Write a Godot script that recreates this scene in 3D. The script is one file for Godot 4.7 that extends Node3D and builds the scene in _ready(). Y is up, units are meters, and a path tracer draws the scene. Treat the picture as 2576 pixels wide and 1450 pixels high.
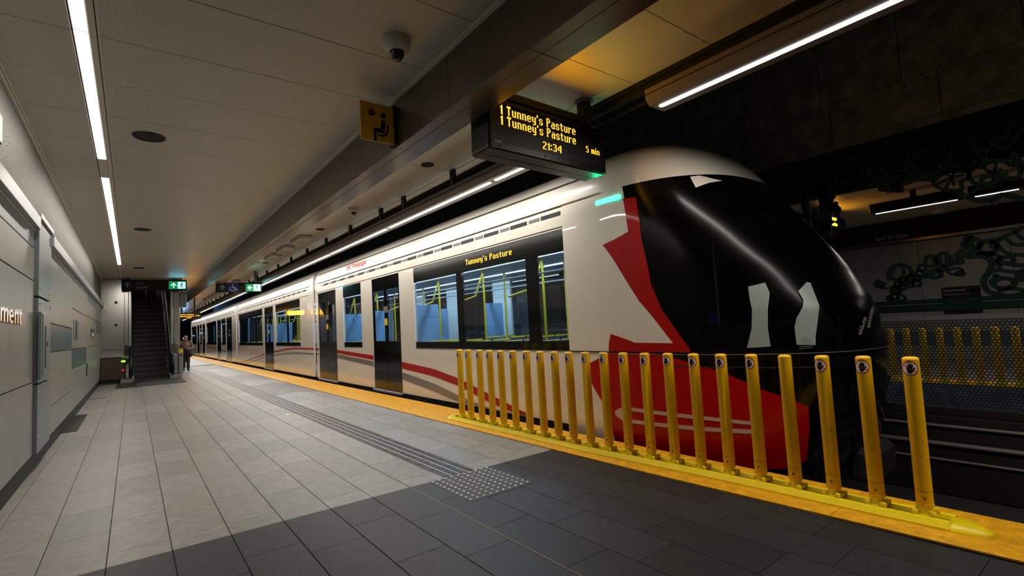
extends Node3D
# An underground light-rail platform: tiled floor, panelled wall, escalator, train at the platform, art screen between the tracks and the other platform beyond.

var M := {}
var taken := {}
var rng := RandomNumberGenerator.new()


# ---------------------------------------------------------------- nodes
func numbered(called: String) -> String:
	if not taken.has(called):
		taken[called] = 0
		return called
	taken[called] += 1
	return "%s_%03d" % [called, taken[called]]

func tag(o: Node, label := "", category := "", group := "", kind := "") -> void:
	if label != "": o.set_meta("label", label)
	if category != "": o.set_meta("category", category)
	if group != "": o.set_meta("group", group)
	if kind != "": o.set_meta("kind", kind)

func thing(called: String, label: String, category: String, at := Vector3.ZERO, turn := 0.0, group := "") -> Node3D:
	var o := Node3D.new()
	o.name = numbered(called)
	add_child(o)
	o.position = at
	o.rotation.y = turn
	tag(o, label, category, group)
	return o

func struct(called: String) -> Node3D:
	var o := Node3D.new()
	o.name = numbered(called)
	add_child(o)
	tag(o, "", "", "", "structure")
	return o

# commits a SurfaceTool as one named mesh
func obj(called: String, st, mat: Material, parent: Node = null, at := Vector3.ZERO) -> MeshInstance3D:
	var o := MeshInstance3D.new()
	if st is SurfaceTool:
		st.generate_normals()
		o.mesh = st.commit()
	else:
		o.mesh = st
	o.material_override = mat
	o.position = at
	if parent == null:
		o.name = numbered(called)
		add_child(o, true)
	else:
		o.name = called
		parent.add_child(o, true)
	return o

func copy(o: Node3D, at: Vector3, label: String) -> Node3D:
	var c: Node3D = o.duplicate()
	var plain := String(o.name)
	c.name = numbered(plain)
	add_child(c)
	c.position = at
	c.set_meta("label", label)
	return c

func nth(i: int) -> String:
	var w := ["first", "second", "third", "fourth", "fifth", "sixth", "seventh", "eighth", "ninth", "tenth", "eleventh", "twelfth", "thirteenth", "fourteenth", "fifteenth", "sixteenth", "seventeenth", "eighteenth", "nineteenth", "twentieth", "twenty-first", "twenty-second"]
	return w[i]


# ---------------------------------------------------------------- shapes
func mb(smooth := -1) -> SurfaceTool:
	var st := SurfaceTool.new()
	st.begin(Mesh.PRIMITIVE_TRIANGLES)
	st.set_smooth_group(smooth)
	return st

func tri(st: SurfaceTool, a: Vector3, b: Vector3, c: Vector3, out: Vector3) -> void:
	if (b - a).cross(c - a).dot(out) > 0.0:
		var t := b
		b = c
		c = t
	st.add_vertex(a)
	st.add_vertex(b)
	st.add_vertex(c)

func quad(st: SurfaceTool, a: Vector3, b: Vector3, c: Vector3, d: Vector3, out: Vector3) -> void:
	if (c - a).cross(d - b).dot(out) > 0.0:
		var t := b
		b = d
		d = t
	for p in [a, b, c, a, c, d]:
		st.add_vertex(p)

# a = lower left, b = lower right, c = upper right, d = upper left as the picture on it is read
func picture(st: SurfaceTool, a: Vector3, b: Vector3, c: Vector3, d: Vector3) -> void:
	var p := [a, d, c, a, c, b]
	var uv := [Vector2(0, 1), Vector2(0, 0), Vector2(1, 0), Vector2(0, 1), Vector2(1, 0), Vector2(1, 1)]
	for i in 6:
		st.set_uv(uv[i])
		st.add_vertex(p[i])

func bx(st: SurfaceTool, lo: Vector3, hi: Vector3, bev := 0.0, xf := Transform3D.IDENTITY) -> void:
	var c := (lo + hi) / 2.0
	var h := (hi - lo) / 2.0
	h = h.abs()
	var b: float = min(bev, 0.45 * min(h.x, min(h.y, h.z)))
	var corner := func(sx: float, sy: float, sz: float, ax: int) -> Vector3:
		var v := Vector3(sx * (h.x - b), sy * (h.y - b), sz * (h.z - b))
		if ax == 0: v.x = sx * h.x
		if ax == 1: v.y = sy * h.y
		if ax == 2: v.z = sz * h.z
		return xf * (c + v)
	for s in [-1.0, 1.0]:
		quad(st, corner.call(s, -1, -1, 0), corner.call(s, 1, -1, 0), corner.call(s, 1, 1, 0), corner.call(s, -1, 1, 0), xf.basis * Vector3(s, 0, 0))
		quad(st, corner.call(-1, s, -1, 1), corner.call(1, s, -1, 1), corner.call(1, s, 1, 1), corner.call(-1, s, 1, 1), xf.basis * Vector3(0, s, 0))
		quad(st, corner.call(-1, -1, s, 2), corner.call(1, -1, s, 2), corner.call(1, 1, s, 2), corner.call(-1, 1, s, 2), xf.basis * Vector3(0, 0, s))
	if b <= 0.0:
		return
	for s in [-1.0, 1.0]:
		for t in [-1.0, 1.0]:
			quad(st, corner.call(s, t, -1, 0), corner.call(s, t, 1, 0), corner.call(s, t, 1, 1), corner.call(s, t, -1, 1), xf.basis * Vector3(s, t, 0))
			quad(st, corner.call(s, -1, t, 0), corner.call(s, 1, t, 0), corner.call(s, 1, t, 2), corner.call(s, -1, t, 2), xf.basis * Vector3(s, 0, t))
			quad(st, corner.call(-1, s, t, 1), corner.call(1, s, t, 1), corner.call(1, s, t, 2), corner.call(-1, s, t, 2), xf.basis * Vector3(0, s, t))
			for u in [-1.0, 1.0]:
				tri(st, corner.call(s, t, u, 0), corner.call(s, t, u, 1), corner.call(s, t, u, 2), xf.basis * Vector3(s, t, u))

func box(lo: Vector3, hi: Vector3, bev := 0.0) -> SurfaceTool:
	var st := mb()
	bx(st, lo, hi, bev)
	return st

# a flat polygon (any plane) given depth along vec
func prism(st: SurfaceTool, pts: Array, vec: Vector3) -> void:
	var n := Vector3.ZERO
	for i in pts.size():
		n += pts[i].cross(pts[(i + 1) % pts.size()])
	n = n.normalized()
	var u: Vector3 = (pts[1] - pts[0]).normalized()
	var v := n.cross(u)
	var flat := PackedVector2Array()
	for p in pts:
		flat.append(Vector2(u.dot(p - pts[0]), v.dot(p - pts[0])))
	var ix := Geometry2D.triangulate_polygon(flat)
	for i in range(0, ix.size(), 3):
		tri(st, pts[ix[i]], pts[ix[i + 1]], pts[ix[i + 2]], -vec)
		tri(st, pts[ix[i]] + vec, pts[ix[i + 1]] + vec, pts[ix[i + 2]] + vec, vec)
	var way := 1.0 if Geometry2D.is_polygon_clockwise(flat) else -1.0
	for i in pts.size():
		var a: Vector3 = pts[i]
		var b: Vector3 = pts[(i + 1) % pts.size()]
		quad(st, a, b, b + vec, a + vec, n.cross(b - a) * way)

# an (x, y) profile drawn out along z
func along(st: SurfaceTool, prof: Array, z0: float, z1: float) -> void:
	var pts := []
	for p in prof:
		pts.append(Vector3(p.x, p.y, z0))
	prism(st, pts, Vector3(0, 0, z1 - z0))

func lathe(st: SurfaceTool, prof: Array, seg: int, xf := Transform3D.IDENTITY, smooth := true) -> void:
	for j in prof.size() - 1:
		st.set_smooth_group(1 if smooth else 10 + j)
		var p: Vector2 = prof[j]
		var q: Vector2 = prof[j + 1]
		for i in seg:
			var a := TAU * i / seg
			var b := TAU * (i + 1) / seg
			var A := Vector3(cos(a), 0, sin(a))
			var B := Vector3(cos(b), 0, sin(b))
			var P0 := xf * (A * p.x + Vector3(0, p.y, 0))
			var P1 := xf * (B * p.x + Vector3(0, p.y, 0))
			var Q0 := xf * (A * q.x + Vector3(0, q.y, 0))
			var Q1 := xf * (B * q.x + Vector3(0, q.y, 0))
			var t := q - p
			var out := xf.basis * ((A + B) * t.y - Vector3(0, 2.0 * t.x, 0))
			if p.x > 1e-6 and q.x > 1e-6:
				quad(st, P0, P1, Q1, Q0, out)
			elif p.x > 1e-6:
				tri(st, P0, P1, Q0, out)
			elif q.x > 1e-6:
				tri(st, P0, Q1, Q0, out)
	st.set_smooth_group(-1)

func tube(st: SurfaceTool, pts: Array, r: float, seg := 8) -> void:
	st.set_smooth_group(1)
	var rings := []
	for i in pts.size():
		var d: Vector3 = pts[min(i + 1, pts.size() - 1)] - pts[max(i - 1, 0)]
		d = d.normalized()
		var u := d.cross(Vector3.UP if absf(d.y) < 0.95 else Vector3.RIGHT).normalized()
		var v := d.cross(u)
		var ring := []
		for k in seg:
			ring.append(pts[i] + (u * cos(TAU * k / seg) + v * sin(TAU * k / seg)) * r)
		rings.append(ring)
	for i in pts.size() - 1:
		for k in seg:
			var a: Vector3 = rings[i][k]
			var b: Vector3 = rings[i][(k + 1) % seg]
			var c: Vector3 = rings[i + 1][(k + 1) % seg]
			var d: Vector3 = rings[i + 1][k]
			quad(st, a, b, c, d, (a + b) / 2.0 - pts[i])
	st.set_smooth_group(-1)
	for e in [0, pts.size() - 1]:
		var away: Vector3 = pts[e] - pts[1 if e == 0 else e - 1]
		for k in range(1, seg - 1):
			tri(st, rings[e][0], rings[e][k], rings[e][k + 1], away)

# flat bar of a width in the plane x = const, thick along x
func ribbon(st: SurfaceTool, p: Array, w: float, x: float, thick: float) -> void:
	var L := []
	var R := []
	for i in p.size():
		var d: Vector2 = (p[min(i + 1, p.size() - 1)] - p[max(i - 1, 0)]).normalized()
		var n := Vector2(-d.y, d.x) * w / 2.0
		L.append(p[i] + n)
		R.append(p[i] - n)
	var at := func(q: Vector2, dx: float) -> Vector3: return Vector3(x + dx, q.y, q.x)
	for i in p.size() - 1:
		quad(st, at.call(L[i], 0), at.call(L[i + 1], 0), at.call(R[i + 1], 0), at.call(R[i], 0), Vector3.LEFT)
		quad(st, at.call(L[i], thick), at.call(L[i + 1], thick), at.call(R[i + 1], thick), at.call(R[i], thick), Vector3.RIGHT)
		for side in [L, R]:
			var o: Vector2 = side[i] - p[i]
			quad(st, at.call(side[i], 0), at.call(side[i + 1], 0), at.call(side[i + 1], thick), at.call(side[i], thick), Vector3(0, o.y, o.x))
	for e in [0, p.size() - 1]:
		var o: Vector2 = p[e] - p[1 if e == 0 else e - 1]
		quad(st, at.call(L[e], 0), at.call(R[e], 0), at.call(R[e], thick), at.call(L[e], thick), Vector3(0, o.y, o.x))

func curve2(p: Array, steps := 5) -> Array:
	var out := []
	for i in p.size() - 1:
		var a: Vector2 = p[max(i - 1, 0)]
		var d: Vector2 = p[min(i + 2, p.size() - 1)]
		for k in steps:
			out.append(p[i].cubic_interpolate(p[i + 1], a, d, float(k) / steps))
	out.append(p[p.size() - 1])
	return out

func words(text: String, height: float, deep: float, bold := true, wide := 1.0) -> Mesh:
	var f := SystemFont.new()
	f.font_names = PackedStringArray(["Droid Sans"])
	if bold: f.font_weight = 700
	var t := TextMesh.new()
	t.text = text
	t.font = f
	t.font_size = 64
	t.pixel_size = height / 46.0
	t.depth = deep
	t.curve_step = 2.0
	t.horizontal_alignment = HORIZONTAL_ALIGNMENT_LEFT
	return t


# ---------------------------------------------------------------- bodies: joined capsules meshed as surface nets
func blob(st: SurfaceTool, bones: Array, cell: float, k: float) -> void:
	var lo := Vector3(99, 99, 99)
	var hi := -lo
	for b in bones:
		var r: float = max(b[2], b[3]) + 2.5 * cell
		for e in [b[0], b[1]]:
			lo = lo.min(e - Vector3(r, r, r))
			hi = hi.max(e + Vector3(r, r, r))
	var n := Vector3i(((hi - lo) / cell).ceil()) + Vector3i(2, 2, 2)
	var f := PackedFloat32Array()
	f.resize(n.x * n.y * n.z)
	f.fill(1.0)
	for b in bones:
		var A: Vector3 = b[0]
		var B: Vector3 = b[1]
		var reach: float = max(b[2], b[3]) + k + 2.0 * cell
		var i0 := Vector3i(((A.min(B) - lo - Vector3(reach, reach, reach)) / cell).floor()).max(Vector3i.ZERO)
		var i1 := Vector3i(((A.max(B) - lo + Vector3(reach, reach, reach)) / cell).ceil()).min(n - Vector3i.ONE)
		var ab := B - A
		var l2: float = max(ab.length_squared(), 1e-9)
		for z in range(i0.z, i1.z + 1):
			for y in range(i0.y, i1.y + 1):
				for x in range(i0.x, i1.x + 1):
					var p := lo + Vector3(x, y, z) * cell
					var t := clampf((p - A).dot(ab) / l2, 0.0, 1.0)
					var d: float = (p - A - ab * t).length() - lerpf(b[2], b[3], t)
					var at := x + n.x * (y + n.y * z)
					var o := f[at]
					var h: float = max(k - absf(o - d), 0.0) / k
					f[at] = minf(o, d) - h * h * k * 0.25
	var vert := {}
	var pos := {}
	var step := [1, n.x, n.x * n.y]
	st.set_smooth_group(1)
	var pts := PackedVector3Array()
	for z in n.z - 1:
		for y in n.y - 1:
			for x in n.x - 1:
				var at := x + n.x * (y + n.y * z)
				var sum := Vector3.ZERO
				var cnt := 0
				var base := f[at] < 0.0
				if base == (f[at + 1] < 0.0) and base == (f[at + n.x] < 0.0) and base == (f[at + n.x + 1] < 0.0):
					var u: int = at + step[2]
					if base == (f[u] < 0.0) and base == (f[u + 1] < 0.0) and base == (f[u + n.x] < 0.0) and base == (f[u + n.x + 1] < 0.0):
						continue
				for e in 12:
					var ax := e / 4
					var q := e % 4
					var o := Vector3i.ZERO
					o[(ax + 1) % 3] = q & 1
					o[(ax + 2) % 3] = q >> 1
					var a := at + o.x + n.x * (o.y + n.y * o.z)
					var va := f[a]
					var vb := f[a + step[ax]]
					if (va < 0.0) != (vb < 0.0):
						var s := Vector3(o)
						s[ax] += va / (va - vb)
						sum += s
						cnt += 1
				vert[at] = pts.size()
				pts.append(lo + (Vector3(x, y, z) + sum / cnt) * cell)
	for at in vert:
		var z: int = at / (n.x * n.y)
		var y: int = (at / n.x) % n.y
		var x: int = at % n.x
		if x == 0 or y == 0 or z == 0:
			continue
		for ax in 3:
			var va := f[at]
			var vb := f[at + step[ax]]
			if (va < 0.0) == (vb < 0.0):
				continue
			var s1: int = step[(ax + 1) % 3]
			var s2: int = step[(ax + 2) % 3]
			if not (vert.has(at - s1) and vert.has(at - s2) and vert.has(at - s1 - s2)):
				continue
			var out := Vector3.ZERO
			out[ax] = 1.0 if va < 0.0 else -1.0
			quad(st, pts[vert[at]], pts[vert[at - s1]], pts[vert[at - s1 - s2]], pts[vert[at - s2]], out)
	st.set_smooth_group(-1)


# ---------------------------------------------------------------- pictures painted for prints, stickers and pictograms
func ink(im: Image, pts: Array, col: Color) -> void:
	var w := im.get_width()
	var h := im.get_height()
	var y0 := 1e9
	var y1 := -1e9
	for p in pts:
		y0 = minf(y0, p.y * h)
		y1 = maxf(y1, p.y * h)
	for y in range(max(int(y0), 0), min(int(y1) + 1, h)):
		var xs := []
		for i in pts.size():
			var a: Vector2 = pts[i] * Vector2(w, h)
			var b: Vector2 = pts[(i + 1) % pts.size()] * Vector2(w, h)
			if (a.y <= y + 0.5) != (b.y <= y + 0.5):
				xs.append(a.x + (y + 0.5 - a.y) / (b.y - a.y) * (b.x - a.x))
		xs.sort()
		for i in range(0, xs.size() - 1, 2):
			var l := int(round(xs[i]))
			im.fill_rect(Rect2i(l, y, int(round(xs[i + 1])) - l, 1), col)

func dot(im: Image, c: Vector2, r: float, col: Color) -> void:
	var asp := float(im.get_width()) / im.get_height()
	var p := []
	for i in 40:
		p.append(c + Vector2(cos(TAU * i / 40.0) / asp, sin(TAU * i / 40.0)) * r)
	ink(im, p, col)

# widths and radii in parts of the height
func stroke(im: Image, pts: Array, w: float, col: Color) -> void:
	var asp := float(im.get_width()) / im.get_height()
	for i in pts.size():
		dot(im, pts[i], w / 2.0, col)
		if i:
			var a: Vector2 = pts[i - 1] * Vector2(asp, 1)
			var b: Vector2 = pts[i] * Vector2(asp, 1)
			var n := (b - a).normalized().orthogonal() * w / 2.0
			var q := []
			for p in [a + n, b + n, b - n, a - n]:
				q.append(p / Vector2(asp, 1))
			ink(im, q, col)

func canvas(w: int, h: int, col: Color) -> Image:
	var im := Image.create(w, h, false, Image.FORMAT_RGBA8)
	im.fill(col)
	return im

func print_mat(im: Image, rough := 0.45, glow := 0.0) -> StandardMaterial3D:
	var m := StandardMaterial3D.new()
	var t := ImageTexture.create_from_image(im)
	m.albedo_texture = t
	m.roughness = rough
	if glow > 0.0:
		m.emission_enabled = true
		m.emission_texture = t
		m.emission = Color.BLACK
		m.emission_energy_multiplier = glow
	return m


# ---------------------------------------------------------------- materials
func mat(col: Color, rough := 0.5, metal := 0.0, coat := 0.0) -> StandardMaterial3D:
	var m := StandardMaterial3D.new()
	m.albedo_color = col
	m.roughness = rough
	m.metallic = metal
	if coat > 0.0:
		m.clearcoat_enabled = true
		m.clearcoat = coat
		m.clearcoat_roughness = 0.06
	return m

func glass(col: Color, alpha: float) -> StandardMaterial3D:
	var m := mat(Color(col.r, col.g, col.b, alpha), 0.02)
	m.transparency = BaseMaterial3D.TRANSPARENCY_ALPHA
	return m

func glow(col: Color, e: float) -> StandardMaterial3D:
	var m := mat(col, 0.5)
	m.emission_enabled = true
	m.emission = col
	m.emission_energy_multiplier = e
	return m

func noise(freq: float, lo: Color, hi: Color, size := 512, oct := 4, seed_ := 1) -> NoiseTexture2D:
	var n := FastNoiseLite.new()
	n.seed = seed_
	n.noise_type = FastNoiseLite.TYPE_SIMPLEX_SMOOTH
	n.frequency = freq
	n.fractal_octaves = oct
	var t := NoiseTexture2D.new()
	t.noise = n
	t.width = size
	t.height = size
	t.seamless = true
	var g := Gradient.new()
	g.set_color(0, lo)
	g.set_color(1, hi)
	t.color_ramp = g
	return t

func grained(m: StandardMaterial3D, tex: Texture2D, scale: Vector3, world := true) -> StandardMaterial3D:
	m.albedo_texture = tex
	m.uv1_triplanar = true
	m.uv1_world_triplanar = world
	m.uv1_scale = scale
	return m

func make_materials() -> void:
	var cloudy := noise(0.012, Color(0.84, 0.84, 0.84), Color(1, 1, 1), 512, 5, 3)
	var speck := noise(0.09, Color(0.8, 0.8, 0.8), Color(1, 1, 1), 512, 3, 5)
	for i in 4:
		var l := [Color(0.60, 0.585, 0.56), Color(0.57, 0.555, 0.53), Color(0.61, 0.595, 0.575), Color(0.565, 0.555, 0.535)]
		M["tile%d" % i] = grained(mat(l[i], 0.44), cloudy, Vector3(0.9, 0.9, 1.7))
		M["tile%d" % i].metallic_specular = 0.38
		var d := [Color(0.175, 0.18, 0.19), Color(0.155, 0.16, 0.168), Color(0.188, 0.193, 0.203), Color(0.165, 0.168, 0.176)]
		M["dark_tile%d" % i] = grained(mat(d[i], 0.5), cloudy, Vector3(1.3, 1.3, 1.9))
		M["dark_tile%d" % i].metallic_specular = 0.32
	M.grout = mat(Color(0.13, 0.115, 0.10), 0.9)
	M.brass = mat(Color(0.36, 0.27, 0.17), 0.5, 0.5)
	M.concrete = grained(mat(Color(0.58, 0.61, 0.64), 0.9), noise(0.008, Color(0.62, 0.62, 0.62), Color(1, 1, 1), 1024, 6, 9), Vector3(0.35, 0.35, 0.35))
	M.plaster = grained(mat(Color(0.46, 0.45, 0.42), 0.55), noise(0.05, Color(0.7, 0.7, 0.7), Color(1, 1, 1), 512, 5, 11), Vector3(1.0, 1.0, 1.0))
	M.plaster.heightmap_enabled = true
	M.plaster.heightmap_texture = noise(0.05, Color.BLACK, Color.WHITE, 512, 4, 11)
	M.plaster.heightmap_scale = 0.6
	M.track = grained(mat(Color(0.25, 0.245, 0.24), 0.95), speck, Vector3(1.2, 1.2, 1.2))
	M.yellow = grained(mat(Color(0.93, 0.68, 0.0), 0.5), noise(0.02, Color(0.80, 0.78, 0.72), Color(1, 1, 1), 512, 5, 21), Vector3(0.8, 0.8, 0.8))
	M.post = mat(Color(0.95, 0.73, 0.0), 0.42)
	M.kerb = grained(mat(Color(1.0, 0.90, 0.02), 0.4), noise(0.03, Color(0.95, 0.94, 0.9), Color(1, 1, 1), 256, 4, 8), Vector3(0.7, 2.0, 0.7))
	M.scuff = mat(Color(0.30, 0.20, 0.02), 0.7)
	M.panel = grained(mat(Color(0.53, 0.525, 0.49), 0.36), noise(0.006, Color(0.93, 0.93, 0.92), Color(1, 1, 1), 512, 4, 17), Vector3(0.4, 0.4, 0.4))
	M.tint = mat(Color(0.25, 0.34, 0.345), 0.3)
	M.pale_tint = mat(Color(0.42, 0.47, 0.48), 0.35)
	M.grey_panel = mat(Color(0.47, 0.49, 0.50), 0.38, 0.35)
	M.ledge = mat(Color(0.66, 0.67, 0.69), 0.35, 0.3)
	M.dark = mat(Color(0.07, 0.065, 0.06), 0.7)
	M.black = mat(Color(0.028, 0.028, 0.03), 0.4)
	M.matt_black = mat(Color(0.03, 0.03, 0.032), 0.8)
	var brushed := noise(0.25, Color(0.78, 0.78, 0.78), Color(1, 1, 1), 512, 3, 33)
	M.steel = grained(mat(Color(0.78, 0.77, 0.75), 0.2, 0.85), brushed, Vector3(0.5, 0.02, 0.5))
	M.steel_dark = grained(mat(Color(0.40, 0.36, 0.31), 0.3, 0.9), brushed, Vector3(0.5, 0.02, 0.5))
	M.bright_steel = mat(Color(0.75, 0.75, 0.75), 0.22, 1.0)
	M.beam = grained(mat(Color(0.50, 0.455, 0.41), 0.26, 0.7), brushed, Vector3(0.4, 0.4, 0.03))
	M.lamp_body = mat(Color(0.50, 0.47, 0.47), 0.45, 0.1)
	M.dark_steel = mat(Color(0.16, 0.15, 0.145), 0.45, 0.2)
	M.white = mat(Color(0.78, 0.77, 0.74), 0.4)
	M.vent_white = mat(Color(0.72, 0.70, 0.66), 0.5)
	M.rubber = mat(Color(0.015, 0.015, 0.016), 0.55)
	M.step = mat(Color(0.17, 0.185, 0.17), 0.5, 0.2)
	M.tread = mat(Color(0.30, 0.30, 0.285), 0.45, 0.3)
	M.green = mat(Color(0.008, 0.12, 0.092), 0.6)
	M.green.metallic_specular = 0.3
	M.train_white = mat(Color(0.84, 0.815, 0.775), 0.3, 0.0, 1.0)
	M.train_white.clearcoat_roughness = 0.03
	M.train_red = mat(Color(0.62, 0.0, 0.0), 0.35, 0.0, 0.2)
	M.train_red.metallic_specular = 0.3
	M.train_grey = mat(Color(0.42, 0.41, 0.39), 0.32, 0.0, 0.5)
	M.train_black = mat(Color(0.012, 0.013, 0.016), 0.12, 0.0, 0.0)
	M.train_black.metallic_specular = 0.4
	M.window = glass(Color(0.05, 0.06, 0.07), 0.28)
	M.cab_glass = glass(Color(0.008, 0.009, 0.012), 0.8)
	M.cab_glass.metallic_specular = 0.25
	M.cab_glass.roughness = 0.2
	M.inside = mat(Color(0.50, 0.64, 0.76), 0.5)
	M.inside_dark = mat(Color(0.10, 0.12, 0.16), 0.5)
	M.seat = mat(Color(0.03, 0.10, 0.34), 0.7)
	M.pole = mat(Color(0.86, 0.72, 0.03), 0.35)
	M.lamp = glow(Color(1.0, 0.98, 0.95), 2.2)
	M.amber = glow(Color(1.0, 0.70, 0.17), 3.0)
	M.far_tile = grained(mat(Color(0.50, 0.48, 0.46), 0.45), cloudy, Vector3(0.8, 0.8, 0.8))
	var holes := canvas(256, 256, Color(1, 1, 1))
	for i in 16:
		for j in 16:
			dot(holes, Vector2((i + 0.5) / 16.0, (j + 0.5) / 16.0), 0.0205, Color(0.52, 0.5, 0.47))
	M.ceiling = grained(mat(Color(0.90, 0.875, 0.83), 0.42), ImageTexture.create_from_image(holes), Vector3(5.6, 5.6, 5.6))
	M.ceiling_trim = mat(Color(0.84, 0.815, 0.77), 0.42)

# ---------------------------------------------------------------- lamps
func area(parent: Node3D, at: Vector3, size: Vector2, e: float, col: Color, face := Vector3.DOWN, up := Vector3.FORWARD) -> void:
	var l := AreaLight3D.new()
	l.name = "light"
	l.area_size = size
	l.light_energy = e
	l.light_color = col
	l.set("area_range", 60.0)
	l.set("area_attenuation", 2.0)
	l.shadow_enabled = true
	parent.add_child(l, true)
	l.position = at
	l.basis = Basis.looking_at(face, up)

func _ready() -> void:
	rng.seed = 7
	# camera
	var cam := Camera3D.new()
	cam.name = "camera"
	cam.fov = 60.23
	cam.near = 0.05
	cam.far = 300.0
	cam.position = Vector3(0, 1.5, 0)
	cam.rotation = Vector3(0.0694149, -0.654309, -0.0541621)
	add_child(cam)
	cam.current = true
	# air: underground, no sky
	var we := WorldEnvironment.new()
	we.name = "environment"
	var env := Environment.new()
	env.background_mode = Environment.BG_COLOR
	env.background_color = Color.BLACK
	env.tonemap_mode = Environment.TONE_MAPPER_LINEAR
	env.tonemap_exposure = 1.1
	env.sdfgi_enabled = true
	env.ssao_enabled = true
	env.ssil_enabled = true
	we.environment = env
	add_child(we)
	make_materials()
	# the large structure
	build_floor()
	build_edge()
	build_ceiling()
	build_beam()
	build_left_wall()
	build_tunnel()
	build_centre()
	build_far_platform()
	# the things
	strip_lights()
	track_lights()
	build_train()
	build_bollards()
	build_display()
	build_escalator()
	build_signs()
	build_art()
	ceiling_fixtures()
	floor_things()
	build_people()


# ---------------------------------------------------------------- floor
const FRONT := -4.465   # where the dark tiles meet the pale ones

func build_floor() -> void:
	var fl := struct("floor")
	obj("slab", box(Vector3(-1.15, -0.95, -76), Vector3(4.6, -0.007, 6.2)), M.grout, fl)
	var shared := {}
	var pieces := []
	for k in range(-2, 12):
		var x0: float = max(-0.515 + 0.3715 * k, -1.03)
		var x1: float = min(-0.515 + 0.3715 * (k + 1), 3.93)
		var ph := -4.735 if posmod(k, 2) == 1 else -4.49
		var cuts := [1.3]
		for j in range(60, -95, -1):
			var z := ph + 0.8 * j
			if z < 1.1 and z > FRONT + 0.1: cuts.append(z)
		cuts.append(FRONT)
		for j in range(0, -40, -1):
			var z := ph + 0.8 * j
			if z < FRONT - 0.1 and z > -34.0: cuts.append(z)
		for i in cuts.size() - 1:
			pieces.append([x0, x1, cuts[i + 1], cuts[i]])
	pieces.sort_custom(func(a, b): return a[3] > b[3])
	var rest := mb()
	var n := 0
	for p in pieces:
		var lo := Vector3(p[0] + 0.0025, -0.022, p[2] + 0.0015)
		var hi := Vector3(p[1] - 0.0025, 0.0, p[3] - 0.0015)
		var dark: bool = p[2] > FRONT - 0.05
		if n >= 298:
			bx(rest, lo, hi)
			continue
		n += 1
		var s := hi - lo
		var key := "%.3f %.3f" % [s.x, s.z]
		if not shared.has(key):
			var st := box(-s / 2.0, s / 2.0, 0.0016)
			st.generate_normals()
			shared[key] = st.commit()
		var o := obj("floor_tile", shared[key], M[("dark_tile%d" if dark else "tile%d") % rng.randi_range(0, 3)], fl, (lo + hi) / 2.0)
	var far := obj("floor_tiles_beyond", rest, M.tile1, fl)
	far.set_meta("kind", "stuff")
	obj("paving_beyond", box(Vector3(-1.0, -0.02, -70), Vector3(3.86, 0.0, -34.2)), M.tile2, fl)

# near edge of the yellow strip, as it runs
func strip_x(z: float) -> float:
	if z < -8.0: return 3.85
	if z < -3.0: return lerpf(3.85, 3.885, (z + 8.0) / 5.0)
	return lerpf(3.885, 3.965, (z + 3.0) / 2.6)

func build_edge() -> void:
	var t := thing("tactile_edge", "yellow tactile warning strip with small domes along the platform edge", "tactile strip", Vector3(4.24, 0, -4))
	var off := -t.position
	var z := 1.43
	while z > -62.0:
		var z1 := z - 1.5
		var st := mb()
		var pts := [Vector3(strip_x(z), 0.001, z - 0.002), Vector3(4.615, 0.001, z - 0.002), Vector3(4.615, 0.001, z1 + 0.002), Vector3(strip_x(z1), 0.001, z1 + 0.002)]
		prism(st, pts, Vector3(0, 0.012, 0))
		obj("tactile_panel", st, M.yellow, t, off)
		z = z1
	var d := mb()
	lathe(d, [Vector2(0.0115, 0), Vector2(0.0105, 0.003), Vector2(0.007, 0.005), Vector2(0, 0.0055)], 8)
	d.generate_normals()
	var mm := MultiMesh.new()
	mm.transform_format = MultiMesh.TRANSFORM_3D
	mm.mesh = d.commit()
	var where := []
	for j in 300:
		var zz := 0.4 - 0.06 * j
		for i in 13:
			var x := 3.885 + 0.06 * i + (0.03 if j % 2 else 0.0)
			if x > strip_x(zz) + 0.02 and x < 4.6: where.append(Vector3(x, 0.0125, zz) + off)
	mm.instance_count = where.size()
	for i in where.size():
		mm.set_instance_transform(i, Transform3D(Basis.IDENTITY, where[i]))
	var mi := MultiMeshInstance3D.new()
	mi.name = "dome"
	mi.multimesh = mm
	mi.material_override = M.yellow
	mi.set_meta("kind", "stuff")
	t.add_child(mi)
	var e := struct("platform_edge")
	obj("coping", box(Vector3(4.3, -0.3, -72), Vector3(4.625, 0.0, 6.0)), M.dark, e)


# ---------------------------------------------------------------- ceiling over the platform
const CEIL := 4.1

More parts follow.
